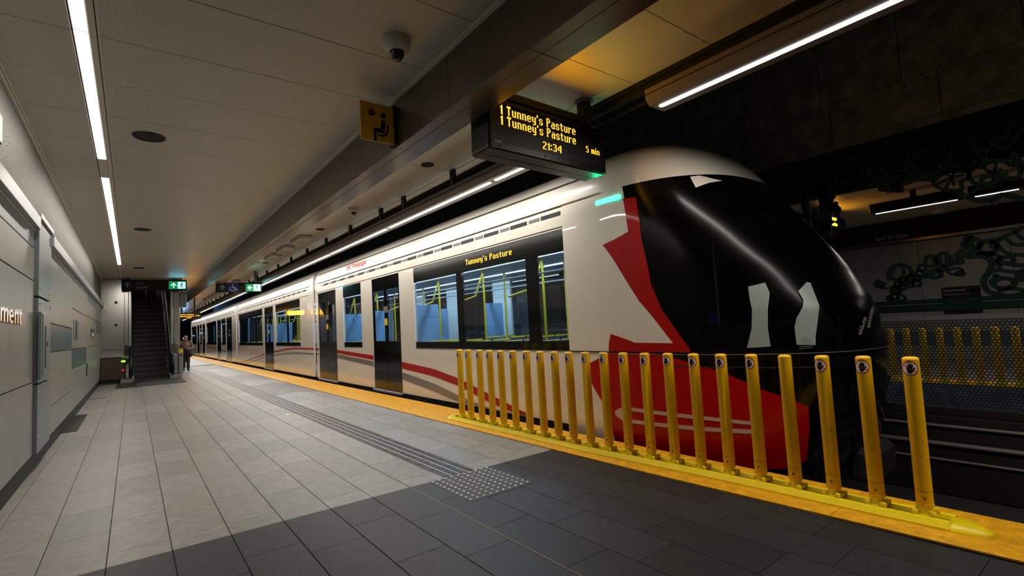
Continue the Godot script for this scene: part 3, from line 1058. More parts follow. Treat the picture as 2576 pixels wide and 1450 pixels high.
func build_train() -> void:
	var t := thing("train", "white and red light rail train with black glazed nose standing along the platform", "train", Vector3(XC, -0.79, -3.2))
	var off := -t.position
	# sections: [z0, z1] and along each: windows (0) and doors (1)
	var sections := [
		[-16.95, -4.3, [[0, -9.72, -5.02], [1, -12.1, -10.46], [0, -14.24, -12.84], [1, -16.69, -14.89]]],
		[-32.5, -17.25, [[0, -22.75, -18.88], [1, -25.04, -23.2], [0, -31.9, -25.41]]],
		[-48.0, -32.8, [[1, -36.67, -34.4], [0, -38.9, -36.95], [1, -41.11, -39.13], [0, -47.3, -41.5]]],
		[-61.0, -48.3, [[1, -50.54, -48.5], [0, -52.6, -50.9], [1, -55.07, -52.92], [0, -60.2, -55.4]]]]
	var si := 0
	for s in sections:
		for far in [false, true]:
			var body := mb()
			var at: float = s[1]
			for o in s[2]:
				side_box(body, o[2], at, 0.06, 2.95, SIDE, 0.06, far)
				if o[0] == 0:
					side_box(body, o[1], o[2], 0.06, 1.07, SIDE, 0.06, far)
					side_box(body, o[1], o[2], 2.78, 2.95, SIDE, 0.06, far)
				else:
					side_box(body, o[1], o[2], 2.77, 2.95, SIDE, 0.06, far)
				at = o[1]
			side_box(body, s[0], at, 0.06, 2.95, SIDE, 0.06, far)
			obj("side_body", body, M.train_white, t, off)
		# roof, gutter, groove and vents
		var roof := mb()
		roof.set_smooth_group(1)
		var prof := []
		for y in [2.95, 3.1, 3.2, 3.35, 3.47, 3.58, 3.65, 3.72, 3.76, 3.78]:
			prof.append(Vector2(1.325 - inset(y), y))
		prof.append(Vector2(0.0, 3.79))
		for i in prof.size() - 1:
			for sg in [-1.0, 1.0]:
				var a: Vector2 = prof[i]
				var b: Vector2 = prof[i + 1]
				quad(roof, Vector3(XC + sg * a.x, a.y, s[0]), Vector3(XC + sg * a.x, a.y, s[1]), Vector3(XC + sg * b.x, b.y, s[1]), Vector3(XC + sg * b.x, b.y, s[0]), Vector3(sg * (b.y - a.y + 0.001), a.x - b.x, 0))
		for e in [s[0], s[1]]:
			roof.set_smooth_group(-1)
			for i in prof.size() - 1:
				quad(roof, Vector3(XC - prof[i].x, prof[i].y, e), Vector3(XC + prof[i].x, prof[i].y, e), Vector3(XC + prof[i + 1].x, prof[i + 1].y, e), Vector3(XC - prof[i + 1].x, prof[i + 1].y, e), Vector3(0, 0, e - (s[0] + s[1]) / 2.0))
		obj("roof", roof, M.train_white, t, off)
		var z1: float = s[1] - 0.4 if si else -4.3
		obj("gutter", box(Vector3(SIDE - 0.014, 3.105, s[0] + 0.3), Vector3(SIDE + 0.01, 3.125, z1), 0.006), M.train_white, t, off)
		obj("roof_seam", box(Vector3(SIDE + 0.035, 3.385, s[0] + 0.3), Vector3(SIDE + 0.06, 3.405, z1)), M.dark, t, off)
		obj("window_seam", box(Vector3(SIDE - 0.003, 2.80, s[0] + 0.1), Vector3(SIDE + 0.01, 2.815, z1)), M.dark, t, off)
		var z: float = s[1] - 0.75
		while z > s[0] + 0.9 and z > -48.0:
			obj("vent_slot", box(Vector3(SIDE - 0.004, 2.975, z - 0.42), Vector3(SIDE + 0.01, 3.035, z), 0.003), M.dark, t, off)
			obj("vent_slot", box(Vector3(SIDE - 0.0025, 2.98, z - 0.7), Vector3(SIDE + 0.01, 3.03, z - 0.45), 0.002), M.train_grey, t, off)
			z -= 0.75
		# windows and doors
		for o in s[2]:
			if o[0] == 0:
				var long: float = o[2] - o[1]
				var n: int = max(1, int(round(long / 1.75)))
				if si == 0 and o[2] > -6.0:
					n = 3
				var prev := 0.0
				for k in n:
					var a: float = o[2] - long * k / n - (0.04 if k else 0.0)
					var b: float = o[2] - long * (k + 1) / n + (0.04 if k < n - 1 else 0.0)
					if n == 3 and si == 0:
						a = [-5.02, -5.9, -7.97][k]
						b = [-5.65, -7.78, -9.72][k]
					obj("window", box(Vector3(SIDE + 0.012, 1.08, b + 0.005), Vector3(SIDE + 0.018, 2.78, a - 0.005)), M.window, t, off)
					obj("window", box(Vector3(2.0 * XC - SIDE - 0.018, 1.08, b + 0.005), Vector3(2.0 * XC - SIDE - 0.012, 2.78, a - 0.005)), M.window, t, off)
					if k:
						var m := mb()
						side_box(m, a, prev, 1.07, 2.79, SIDE + 0.008, 0.05)
						obj("window_post", m, M.train_black, t, off)
					prev = b
				obj("window_header", box(Vector3(SIDE + 0.004, 2.47, o[1]), Vector3(SIDE + 0.05, 2.79, o[2])), M.train_black, t, off)
				obj("window_sill", box(Vector3(SIDE + 0.004, 1.06, o[1]), Vector3(SIDE + 0.05, 1.20, o[2])), M.train_black, t, off)
				obj("window_edge", box(Vector3(SIDE - 0.004, 1.055, o[1]), Vector3(SIDE + 0.01, 1.07, o[2])), M.train_grey, t, off)
			else:
				var mid: float = (o[1] + o[2]) / 2.0
				var d: MeshInstance3D
				for far in [true, false]:
					for h in [[o[1] + 0.015, mid - 0.006], [mid + 0.006, o[2] - 0.015]]:
						var leaf := mb()
						side_box(leaf, h[0], h[1], 0.07, 1.22, SIDE + 0.012, 0.04, far)
						side_box(leaf, h[0], h[1], 2.45, 2.76, SIDE + 0.012, 0.04, far)
						side_box(leaf, h[0], h[0] + 0.07, 1.22, 2.45, SIDE + 0.012, 0.04, far)
						side_box(leaf, h[1] - 0.07, h[1], 1.22, 2.45, SIDE + 0.012, 0.04, far)
						d = obj("door", leaf, M.train_black, t, off)
				for h in [[o[1] + 0.085, mid - 0.076], [mid + 0.076, o[2] - 0.085]]:
					obj("door_glass", box(Vector3(SIDE + 0.02, 1.22, h[0]), Vector3(SIDE + 0.026, 2.45, h[1])), M.window, d)
				obj("door_notice", box(Vector3(SIDE + 0.008, 1.9, mid - 0.12), Vector3(SIDE + 0.012, 2.05, mid + 0.12)), M.train_grey, d)
				obj("door_notice", box(Vector3(SIDE + 0.008, 1.6, mid - 0.08), Vector3(SIDE + 0.012, 1.76, mid + 0.08)), M.pole, d)
				obj("door_sill", box(Vector3(SIDE - 0.05, 0.0, o[1]), Vector3(SIDE + 0.06, 0.06, o[2]), 0.01), M.lamp_body, d)
		# floor, ceiling, underframe
		obj("underframe", box(Vector3(SIDE + 0.03, -0.3, s[0]), Vector3(2.0 * XC - SIDE - 0.03, 0.06, s[1]), 0.02), M.dark, t, off)
		obj("interior_floor", box(Vector3(SIDE + 0.06, 0.06, s[0]), Vector3(2.0 * XC - SIDE - 0.06, 0.09, s[1])), M.inside_dark, t, off)
		obj("interior_ceiling", box(Vector3(SIDE + 0.06, 2.62, s[0]), Vector3(2.0 * XC - SIDE - 0.06, 2.66, s[1])), M.inside, t, off)
		obj("end_frame", box(Vector3(SIDE + 0.5, 0.09, s[0]), Vector3(SIDE + 0.56, 2.62, s[0] + 0.5)), M.inside, t, off)
		interior(t, off, s[0] + 0.6, s[1] - 0.8, si)
		if si < 3:
			obj("bellows", box(Vector3(SIDE + 0.09, 0.0, s[0] - 0.32), Vector3(2.0 * XC - SIDE - 0.09, 3.5, s[0] + 0.02), 0.05), M.dark, t, off)
			obj("bogie", box(Vector3(SIDE + 0.25, -0.72, s[0] - 1.2), Vector3(2.0 * XC - SIDE - 0.25, -0.3, s[0] + 0.9), 0.1), M.dark, t, off)
			for wz in [-0.9, 0.6]:
				var wh := mb()
				lathe(wh, [Vector2(0, -0.06), Vector2(0.28, -0.06), Vector2(0.3, 0.0), Vector2(0.28, 0.06), Vector2(0, 0.06)], 20, Transform3D(Basis(Vector3(0, 0, 1), PI / 2), Vector3(5.38, -0.49, s[0] + wz)))
				obj("wheel", wh, M.steel_dark, t, off)
		si += 1
	obj("bogie", box(Vector3(SIDE + 0.25, -0.72, -7.5), Vector3(2.0 * XC - SIDE - 0.25, -0.3, -5.5), 0.1), M.dark, t, off)
	for wz in [-7.2, -5.8]:
		var wh := mb()
		lathe(wh, [Vector2(0, -0.06), Vector2(0.28, -0.06), Vector2(0.3, 0.0), Vector2(0.28, 0.06), Vector2(0, 0.06)], 20, Transform3D(Basis(Vector3(0, 0, 1), PI / 2), Vector3(5.38, -0.49, wz)))
		obj("wheel", wh, M.steel_dark, t, off)
	stripes(t, off)
	nose(t, off)
	# lettering on the roof side and the lit destination in the window head
	for z in [-13.95]:
		var o := obj("roof_lettering", words("OC Transpo", 0.13, 0.004), M.train_red, t, Vector3(SIDE + 0.012, 3.28, -13.92) + off)
		o.basis = Basis(Vector3(0, 0, 1), Vector3(0, 1, 0), Vector3(-1, 0, 0)) * Basis.from_scale(Vector3(1.5, 1, 1))
	var sign_text := mb()
	led(sign_text, "Tunney's Pasture", Vector3(SIDE + 0.002, 2.58, -7.6), Vector3(0, 0, 1), Vector3.LEFT, 1.4, 0.1)
	obj("destination_text", sign_text, M.amber, t, off)

func stripes(t: Node3D, off: Vector3) -> void:
	# the waving red band and its grey companion: z, top of red, foot of red, top of grey, foot of grey
	var key := [[-5.9, 0.07, 0.06, 0.06, 0.05], [-6.37, 0.17, 0.07, 0.06, 0.05], [-7.21, 0.35, 0.20, 0.09, 0.06], [-8.0, 0.52, 0.38, 0.20, 0.08], [-9.0, 0.66, 0.51, 0.37, 0.21], [-10.5, 0.76, 0.61, 0.53, 0.37], [-12.19, 0.87, 0.76, 0.72, 0.60], [-15.0, 0.98, 0.89, 0.86, 0.75], [-17.0, 1.01, 0.95, 0.84, 0.79], [-19.4, 1.01, 0.955, 0.84, 0.79], [-20.9, 0.975, 0.92, 0.80, 0.75], [-23.2, 0.82, 0.77, 0.68, 0.63], [-25.2, 0.68, 0.63, 0.55, 0.50], [-27.6, 0.46, 0.41, 0.33, 0.28], [-29.4, 0.29, 0.24, 0.17, 0.12], [-32.0, 0.09, 0.07, 0.07, 0.06]]
	var second := [[-34.0, 0.42, 0.37, 0.30, 0.26], [-36.6, 0.64, 0.58, 0.52, 0.47], [-39.1, 0.74, 0.68, 0.62, 0.57], [-41.3, 0.87, 0.81, 0.74, 0.69], [-44.0, 0.97, 0.92, 0.83, 0.78], [-48.2, 1.0, 0.95, 0.86, 0.81], [-50.5, 0.95, 0.9, 0.82, 0.77], [-52.8, 0.85, 0.8, 0.72, 0.67], [-58.9, 0.23, 0.18, 0.12, 0.08]]
	var gaps := [[-12.1, -10.46], [-16.69, -14.89], [-17.25, -16.95], [-25.04, -23.2], [-36.67, -34.4], [-41.11, -39.13], [-48.3, -48.0], [-50.54, -48.5], [-55.07, -52.92]]
	for k in [key, second]:
		var at: float = k[0][0]
		var last: float = k[-1][0]
		var runs := []
		for g in gaps:
			if g[1] < at and g[0] > last:
				runs.append([at, g[1]])
				at = g[0]
		runs.append([at, last])
		for r in runs:
			var red := mb()
			var grey := mb()
			var n: int = max(2, int((r[0] - r[1]) / 0.22))
			for i in n:
				var v := []
				for z in [lerpf(r[0], r[1], float(i) / n), lerpf(r[0], r[1], float(i + 1) / n)]:
					var j := 0
					while j < k.size() - 2 and z < k[j + 1][0]:
						j += 1
					var f: float = (z - k[j][0]) / (k[j + 1][0] - k[j][0])
					f = clampf(f, 0, 1)
					for c in 4:
						v.append(Vector3(SIDE - 0.003, lerpf(k[j][c + 1], k[j + 1][c + 1], f), z))
				quad(red, v[0], v[4], v[5], v[1], Vector3.LEFT)
				quad(grey, v[2], v[6], v[7], v[3], Vector3.LEFT)
			obj("red_stripe", red, M.train_red, t, off)
			obj("grey_stripe", grey, M.train_grey, t, off)

func interior(t: Node3D, off: Vector3, z0: float, z1: float, si: int) -> void:
	for x in [5.55, 6.7]:
		obj("interior_light", box(Vector3(x - 0.04, 2.60, z0), Vector3(x + 0.04, 2.618, z1)), glow(Color(0.82, 0.93, 1.0), 2.4), t, off)
		area(t, Vector3(x, 2.59, (z0 + z1) / 2.0) + off, Vector2(0.08, z1 - z0), 1.9 * (z1 - z0), Color(0.62, 0.83, 1.0))
	obj("luggage_rail", box(Vector3(5.4, 2.28, z0), Vector3(5.43, 2.31, z1), 0.01), M.bright_steel, t, off)
	obj("luggage_rail", box(Vector3(6.8, 2.28, z0), Vector3(6.83, 2.31, z1), 0.01), M.bright_steel, t, off)
	if si > 1:
		return
	# seats facing along the car
	var z := z1 - 0.3
	var i := 0
	while z > z0 + 0.8:
		var clear: bool = (z < -10.1 and z > -12.6) or (z < -14.4 and z > -17.2) or (z < -22.8 and z > -25.5)
		if not clear:
			for x in [5.15, 5.6, 6.75, 7.2]:
				var s := obj("seat", box(Vector3(x - 0.21, 0.42, z - 0.42), Vector3(x + 0.21, 0.5, z), 0.03), M.seat, t, off)
				obj("seat_back", box(Vector3(x - 0.21, 0.5, z - 0.46), Vector3(x + 0.21, 1.15, z - 0.38), 0.03), M.seat, s)
				obj("seat_handle", box(Vector3(x - 0.2, 1.16, z - 0.44), Vector3(x + 0.2, 1.2, z - 0.4), 0.015), M.pole, s)
				obj("seat_foot", box(Vector3(x - 0.05, 0.09, z - 0.3), Vector3(x + 0.05, 0.42, z - 0.15), 0.01), M.inside_dark, s)
		i += 1
		z -= 0.95
	z = z1 - 1.6
	while z > z0:
		for x in [5.85, 6.4]:
			var p := mb()
			tube(p, [Vector3(x, 0.09, z), Vector3(x, 2.62, z)], 0.022, 8)
			obj("grab_pole", p, M.pole, t, off)
		var r := mb()
		tube(r, [Vector3(5.85, 2.62, z), Vector3(5.75, 2.1, z - 0.15), Vector3(5.75, 2.0, z - 0.9)], 0.02, 6)
		obj("grab_rail", r, M.pole, t, off)
		z -= 1.9
	# partition panels by the doors
	for z2 in [-9.95, -12.65, -14.5, -22.95, -25.3]:
		if z2 < z1 and z2 > z0:
			obj("partition", box(Vector3(4.95, 0.09, z2 - 0.015), Vector3(5.5, 2.0, z2 + 0.015), 0.01), M.inside, t, off)
			obj("partition", box(Vector3(6.75, 0.09, z2 - 0.015), Vector3(7.3, 2.0, z2 + 0.015), 0.01), M.inside, t, off)

func nose(t: Node3D, off: Vector3) -> void:
	# lower shell and bumper
	var st := mb()
	patch(st, pv([-4.3, -0.25, 0.9, -0.25, 0.9, 1.08, -4.3, 1.08]))
	obj("nose_shell", st, M.train_black, t, off)
	st = mb()
	patch(st, pv([-3.98, 1.075, -3.80, 1.075, -4.0, 3.12, -4.3, 3.12, -4.3, 1.075]), -0.002)
	obj("cab_pillar", st, M.train_black, t, off)
	st = mb()
	patch(st, pv([0.45, 1.075, 0.9, 1.075, 0.9, 3.12, 0.55, 3.12]))
	obj("cab_pillar", st, M.train_black, t, off)
	# roof cap
	st = mb()
	patch(st, pv([-4.3, 3.11, 0.9, 3.11, 0.9, 3.775, -4.3, 3.775]), 0.0, 0.1)
	obj("roof_cap", st, M.train_white, t, off)
	# glazing
	st = mb()
	patch(st, pv([-3.82, 1.08, -2.42, 1.08, -2.28, 3.11, -4.02, 3.11]))
	obj("cab_side_window", st, M.cab_glass, t, off)
	st = mb()
	patch(st, pv([-2.40, 1.08, -2.3, 1.08, -2.16, 3.11, -2.26, 3.11]))
	obj("windshield_frame", st, M.train_black, t, off)
	st = mb()
	patch(st, pv([-1.1, 1.08, -1.0, 1.08, -1.14, 3.11, -1.24, 3.11]))
	obj("windshield_frame", st, M.train_black, t, off)
	st = mb()
	patch(st, pv([-2.28, 1.08, -1.12, 1.08, -1.26, 3.11, -2.14, 3.11]))
	obj("windshield", st, M.cab_glass, t, off)
	st = mb()
	patch(st, pv([-0.98, 1.08, 0.45, 1.08, 0.55, 3.11, -1.12, 3.11]))
	obj("cab_side_window", st, M.cab_glass, t, off)
	# painted panels over the shell
	st = mb()
	patch(st, pv([-5.02, 1.07, -5.02, 2.95, -4.0, 2.95, -4.03, 2.53, -4.3, 2.43, -4.22, 2.20, -4.11, 1.85, -4.05, 1.67, -3.82, 1.17, -4.13, 1.18, -4.29, 1.29, -4.31, 1.07]), 0.006, 0.1)
	patch(st, pv([-5.02, 1.06, -4.31, 1.06, -4.46, 0.99, -4.76, 0.87, -4.62, 0.61, -4.45, 0.38, -4.34, 0.09, -4.3, -0.1, -5.02, -0.1]), 0.006, 0.1)
	patch(st, pv([-5.02, 2.95, -3.98, 2.95, -3.98, 3.12, -5.02, 3.12]), 0.006, 0.1)
	obj("white_panel", st, M.train_white, t, off)
	st = mb()
	patch(st, pv([-4.0, 2.95, -3.82, 2.93, -3.9, 2.42, -3.92, 1.87, -3.87, 1.54, -3.69, 1.1, -3.69, 1.07, -4.31, 1.07, -4.29, 1.29, -4.13, 1.18, -3.82, 1.17, -4.05, 1.67, -4.11, 1.85, -4.22, 2.2, -4.3, 2.43, -4.03, 2.53]), 0.007, 0.1)
	patch(st, pv([-4.31, 1.06, -4.46, 0.99, -4.76, 0.87, -4.62, 0.61, -4.45, 0.38, -4.34, 0.09, -4.31, -0.1, -3.84, -0.11, -3.31, -0.13, -2.9, -0.12, -2.65, -0.02, -2.67, 0.3, -2.7, 0.52, -2.89, 0.6, -3.15, 0.7, -3.44, 0.86, -3.76, 0.98, -4.0, 1.06]), 0.007, 0.1)
	obj("red_panel", st, M.train_red, t, off)
	# lines and fittings
	st = mb()
	patch(st, pv([-5.02, 1.055, 0.5, 1.055, 0.5, 1.07, -5.02, 1.07]), 0.012, 0.1)
	obj("waist_line", st, M.train_black, t, off)
	st = mb()
	patch(st, pv([-5.02, 1.04, 0.5, 1.04, 0.5, 1.048, -5.02, 1.048]), 0.012, 0.1)
	obj("waist_trim", st, M.train_grey, t, off)
	st = mb()
	patch(st, pv([-3.85, 0.922, -2.6, 0.912, -2.6, 0.90, -3.85, 0.91]), 0.011, 0.1)
	obj("panel_joint", st, M.dark, t, off)
	# white pill emblem on the red flank
	st = mb()
	var ring := []
	var inner := []
	for k in 17:
		var a := PI / 2 + PI * k / 16.0
		ring.append(Vector2(-4.2 + 0.095 * cos(a), 0.305 + 0.095 * sin(a)))
		inner.append(Vector2(-4.2 + 0.055 * cos(a), 0.305 + 0.055 * sin(a)))
	ring.append_array([Vector2(-3.17, 0.24), Vector2(-3.17, 0.285), Vector2(-3.5, 0.272)])
	inner.reverse()
	var upper := [Vector2(-3.17, 0.355), Vector2(-3.17, 0.315), Vector2(-3.5, 0.325)]
	ring = upper + [inner[-1]] + [ring[0]]
	var half := []
	for k in 17:
		var a := PI / 2 + PI * k / 16.0
		half.append(Vector2(-4.2 + 0.095 * cos(a), 0.305 + 0.095 * sin(a)))
	for k in 17:
		var a := PI * 1.5 - PI * k / 16.0
		half.append(Vector2(-4.2 + 0.05 * cos(a), 0.305 + 0.05 * sin(a)))
	patch(st, half, 0.011, 0.08)
	patch(st, pv([-4.2, 0.40, -4.2, 0.355, -3.6, 0.345, -3.17, 0.325, -3.17, 0.36, -3.6, 0.385]), 0.011, 0.1)
	patch(st, pv([-4.2, 0.255, -4.2, 0.21, -3.6, 0.225, -3.17, 0.235, -3.17, 0.28, -3.6, 0.27]), 0.011, 0.1)
	obj("side_emblem", st, mat(Color(0.72, 0.62, 0.58), 0.35), t, off)
	# pale pieces round the cab; the two plates imitate reflections by their colour
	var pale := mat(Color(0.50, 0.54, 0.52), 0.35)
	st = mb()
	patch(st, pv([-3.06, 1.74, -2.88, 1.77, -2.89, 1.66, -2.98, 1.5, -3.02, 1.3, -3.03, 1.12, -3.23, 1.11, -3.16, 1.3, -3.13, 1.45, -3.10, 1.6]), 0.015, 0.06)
	obj("reflection_plate", st, pale, t, off)
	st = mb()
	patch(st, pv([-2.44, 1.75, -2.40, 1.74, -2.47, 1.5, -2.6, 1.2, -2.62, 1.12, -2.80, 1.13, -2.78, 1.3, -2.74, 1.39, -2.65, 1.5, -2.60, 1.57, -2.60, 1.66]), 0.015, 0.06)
	obj("reflection_plate", st, pale, t, off)
	for k in 7:
		st = mb()
		patch(st, pv([-2.79 + 0.01 * k, 1.135 + 0.02 * k - 0.05, -2.65, 1.15 + 0.015 * k - 0.05, -2.65, 1.153 + 0.015 * k - 0.05, -2.79 + 0.01 * k, 1.139 + 0.02 * k - 0.05]), 0.018, 0.06)
		obj("grille_bar", st, pale, t, off)
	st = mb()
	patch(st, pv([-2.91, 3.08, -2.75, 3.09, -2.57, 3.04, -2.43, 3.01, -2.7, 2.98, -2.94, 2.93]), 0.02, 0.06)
	obj("roof_glint_plate", st, M.train_white, t, off)  # white plate shaped as a glint below the roof edge
	for k in 5:
		st = mb()
		patch(st, pv([-2.2 + 0.10 * k, 1.17 + 0.03 * k, -2.13 + 0.10 * k, 1.16 + 0.03 * k, -1.93 + 0.1 * k, 1.30 + 0.05 * k, -1.97 + 0.1 * k, 1.32 + 0.05 * k]), 0.012, 0.06)
		obj("wiper_blade", st, M.train_grey if k % 2 else M.train_black, t, off)
	# cab inside
	obj("cab_floor", box(Vector3(5.0, 0.9, -4.2), Vector3(7.25, 0.95, -2.7)), M.inside_dark, t, off)
	var con := obj("cab_console", box(Vector3(5.35, 0.95, -3.35), Vector3(6.9, 1.35, -2.75), 0.05), M.inside_dark, t, off)
	obj("cab_screen", box(Vector3(5.5, 1.36, -3.33), Vector3(5.66, 1.46, -3.31), 0.005), glow(Color(0.04, 0.10, 0.4), 0.25), con)
	var cs := obj("cab_seat", box(Vector3(5.85, 0.95, -4.15), Vector3(6.4, 1.4, -3.7), 0.06), M.inside_dark, t, off)
	obj("cab_seat_back", box(Vector3(5.85, 1.4, -4.22), Vector3(6.4, 2.2, -4.1), 0.06), M.inside_dark, cs)
	obj("cab_bulkhead", box(Vector3(4.9, 0.09, -4.32), Vector3(7.35, 3.0, -4.28)), M.inside_dark, t, off)
	# headlamps and coupler cover
	for u in [-2.15, -1.25]:
		st = mb()
		patch(st, pv([u - 0.12, 0.55, u + 0.12, 0.52, u + 0.14, 0.68, u - 0.1, 0.72]), 0.012, 0.06)
		obj("headlamp", st, M.train_grey if false else mat(Color(0.05, 0.05, 0.055), 0.1), t, off)
	obj("coupler_cover", box(Vector3(5.8, -0.3, -2.3), Vector3(6.45, 0.05, -1.85), 0.06), M.dark, t, off)
	# green door lamp
	st = mb()
	var pill := []
	for k in 9:
		var a := PI / 2 + PI * k / 8.0
		pill.append(Vector3(SIDE - 0.012, 2.985 + 0.03 * sin(a), -4.34 + 0.03 * cos(a)))
	for k in 9:
		var a := -PI / 2 + PI * k / 8.0
		pill.append(Vector3(SIDE - 0.012, 2.985 + 0.03 * sin(a), -3.99 + 0.03 * cos(a)))
	prism(st, pill, Vector3(0.02, 0, 0))
	obj("green_lamp", st, glow(Color(0.25, 1.0, 0.75), 3.0), t, off)
	area(t, Vector3(SIDE - 0.02, 2.985, -4.165) + off, Vector2(0.38, 0.06), 0.3, Color(0.03, 1.0, 0.6), Vector3.LEFT, Vector3.UP)


# ---------------------------------------------------------------- dot-matrix lettering
const DOTS := {
	"1": ["..X", ".XX", "XXX", ".XX", ".XX", ".XX", ".XX", ".XX", ".XX", ".XX"],
	"T": ["XXXXXX", "XXXXXX", "..XX..", "..XX..", "..XX..", "..XX..", "..XX..", "..XX..", "..XX..", "..XX.."],
	"P": ["XXXXX.", "XX..XX", "XX..XX", "XX..XX", "XXXXX.", "XX....", "XX....", "XX....", "XX....", "XX...."],
	"u": ["", "", "", "XX..XX", "XX..XX", "XX..XX", "XX..XX", "XX..XX", "XX..XX", ".XXXXX"],
	"n": ["", "", "", "XXXXX.", "XX..XX", "XX..XX", "XX..XX", "XX..XX", "XX..XX", "XX..XX"],
	"e": ["", "", "", ".XXXX.", "XX..XX", "XX..XX", "XXXXXX", "XX....", "XX...X", ".XXXX."],
	"y": ["", "", "", "XX..XX", "XX..XX", "XX..XX", "XX..XX", "XX..XX", ".XXXXX", "....XX", "....XX", ".XXXX."],
	"'": ["XX", "XX", "XX"],
	"s": ["", "", "", ".XXXX.", "XX..XX", "XX....", ".XXXX.", "....XX", "XX..XX", ".XXXX."],
	"a": ["", "", "", ".XXXX.", "....XX", ".XXXXX", "XX..XX", "XX..XX", "XX..XX", ".XXXXX"],
	"t": ["", ".XX..", ".XX..", "XXXXX", ".XX..", ".XX..", ".XX..", ".XX..", ".XX.X", "..XX."],
	"r": ["", "", "", "XX.XX", "XXX.X", "XX...", "XX...", "XX...", "XX...", "XX..."],
	"2": [".XXXX.", "XX..XX", "....XX", "....XX", "...XX.", "..XX..", ".XX...", "XX....", "XX....", "XXXXXX"],
	":": ["", "", "XX", "XX", "", "", "", "XX", "XX"],
	"3": [".XXXX.", "XX..XX", "....XX", "....XX", "..XXX.", "....XX", "....XX", "....XX", "XX..XX", ".XXXX."],
	"4": ["....XX", "...XXX", "..XXXX", ".XX.XX", "XX..XX", "XX..XX", "XXXXXX", "....XX", "....XX", "....XX"],
	"5": ["XXXXXX", "XX....", "XX....", "XXXXX.", "....XX", "....XX", "....XX", "....XX", "XX..XX", ".XXXX."],
	"m": ["", "", "", "XXXXXXX.", "XX.XX.XX", "XX.XX.XX", "XX.XX.XX", "XX.XX.XX", "XX.XX.XX", "XX.XX.XX"],
	"i": ["XX", "XX", "", "XX", "XX", "XX", "XX", "XX", "XX", "XX"],
	" ": ["..."]}

# rows of small square dots: from the foot of the first letter, along x, facing out
func led(st: SurfaceTool, text: String, at: Vector3, x: Vector3, out: Vector3, wide: float, high: float) -> void:
	var n := 0.0
	for ch in text:
		var w := 0
		for r in DOTS[ch]: w = max(w, r.length())
		n += w + 1.6
	var dx := wide / n
	var dy := high / 10.0
	var cx := 0.0
	for ch in text:
		var w := 0
		for r in DOTS[ch].size():
			var row: String = DOTS[ch][r]
			w = max(w, row.length())
			for c in row.length():
				if row[c] == "X":
					var p: Vector3 = at + x * dx * (cx + c + 0.5) + Vector3.UP * dy * (9.5 - r)
					var hx := x * dx * 0.37
					var hy := Vector3.UP * dy * 0.38
					quad(st, p - hx - hy, p + hx - hy, p + hx + hy, p - hx + hy, out)
		cx += w + 1.6


# ---------------------------------------------------------------- bollards on the edge
func post_x(z: float) -> float:
	return table(-z, [1.0, 1.4, 2.2, 2.75, 3.3, 3.8, 4.2, 7.0], [4.27, 4.25, 4.235, 4.215, 4.175, 4.145, 4.125, 4.13])

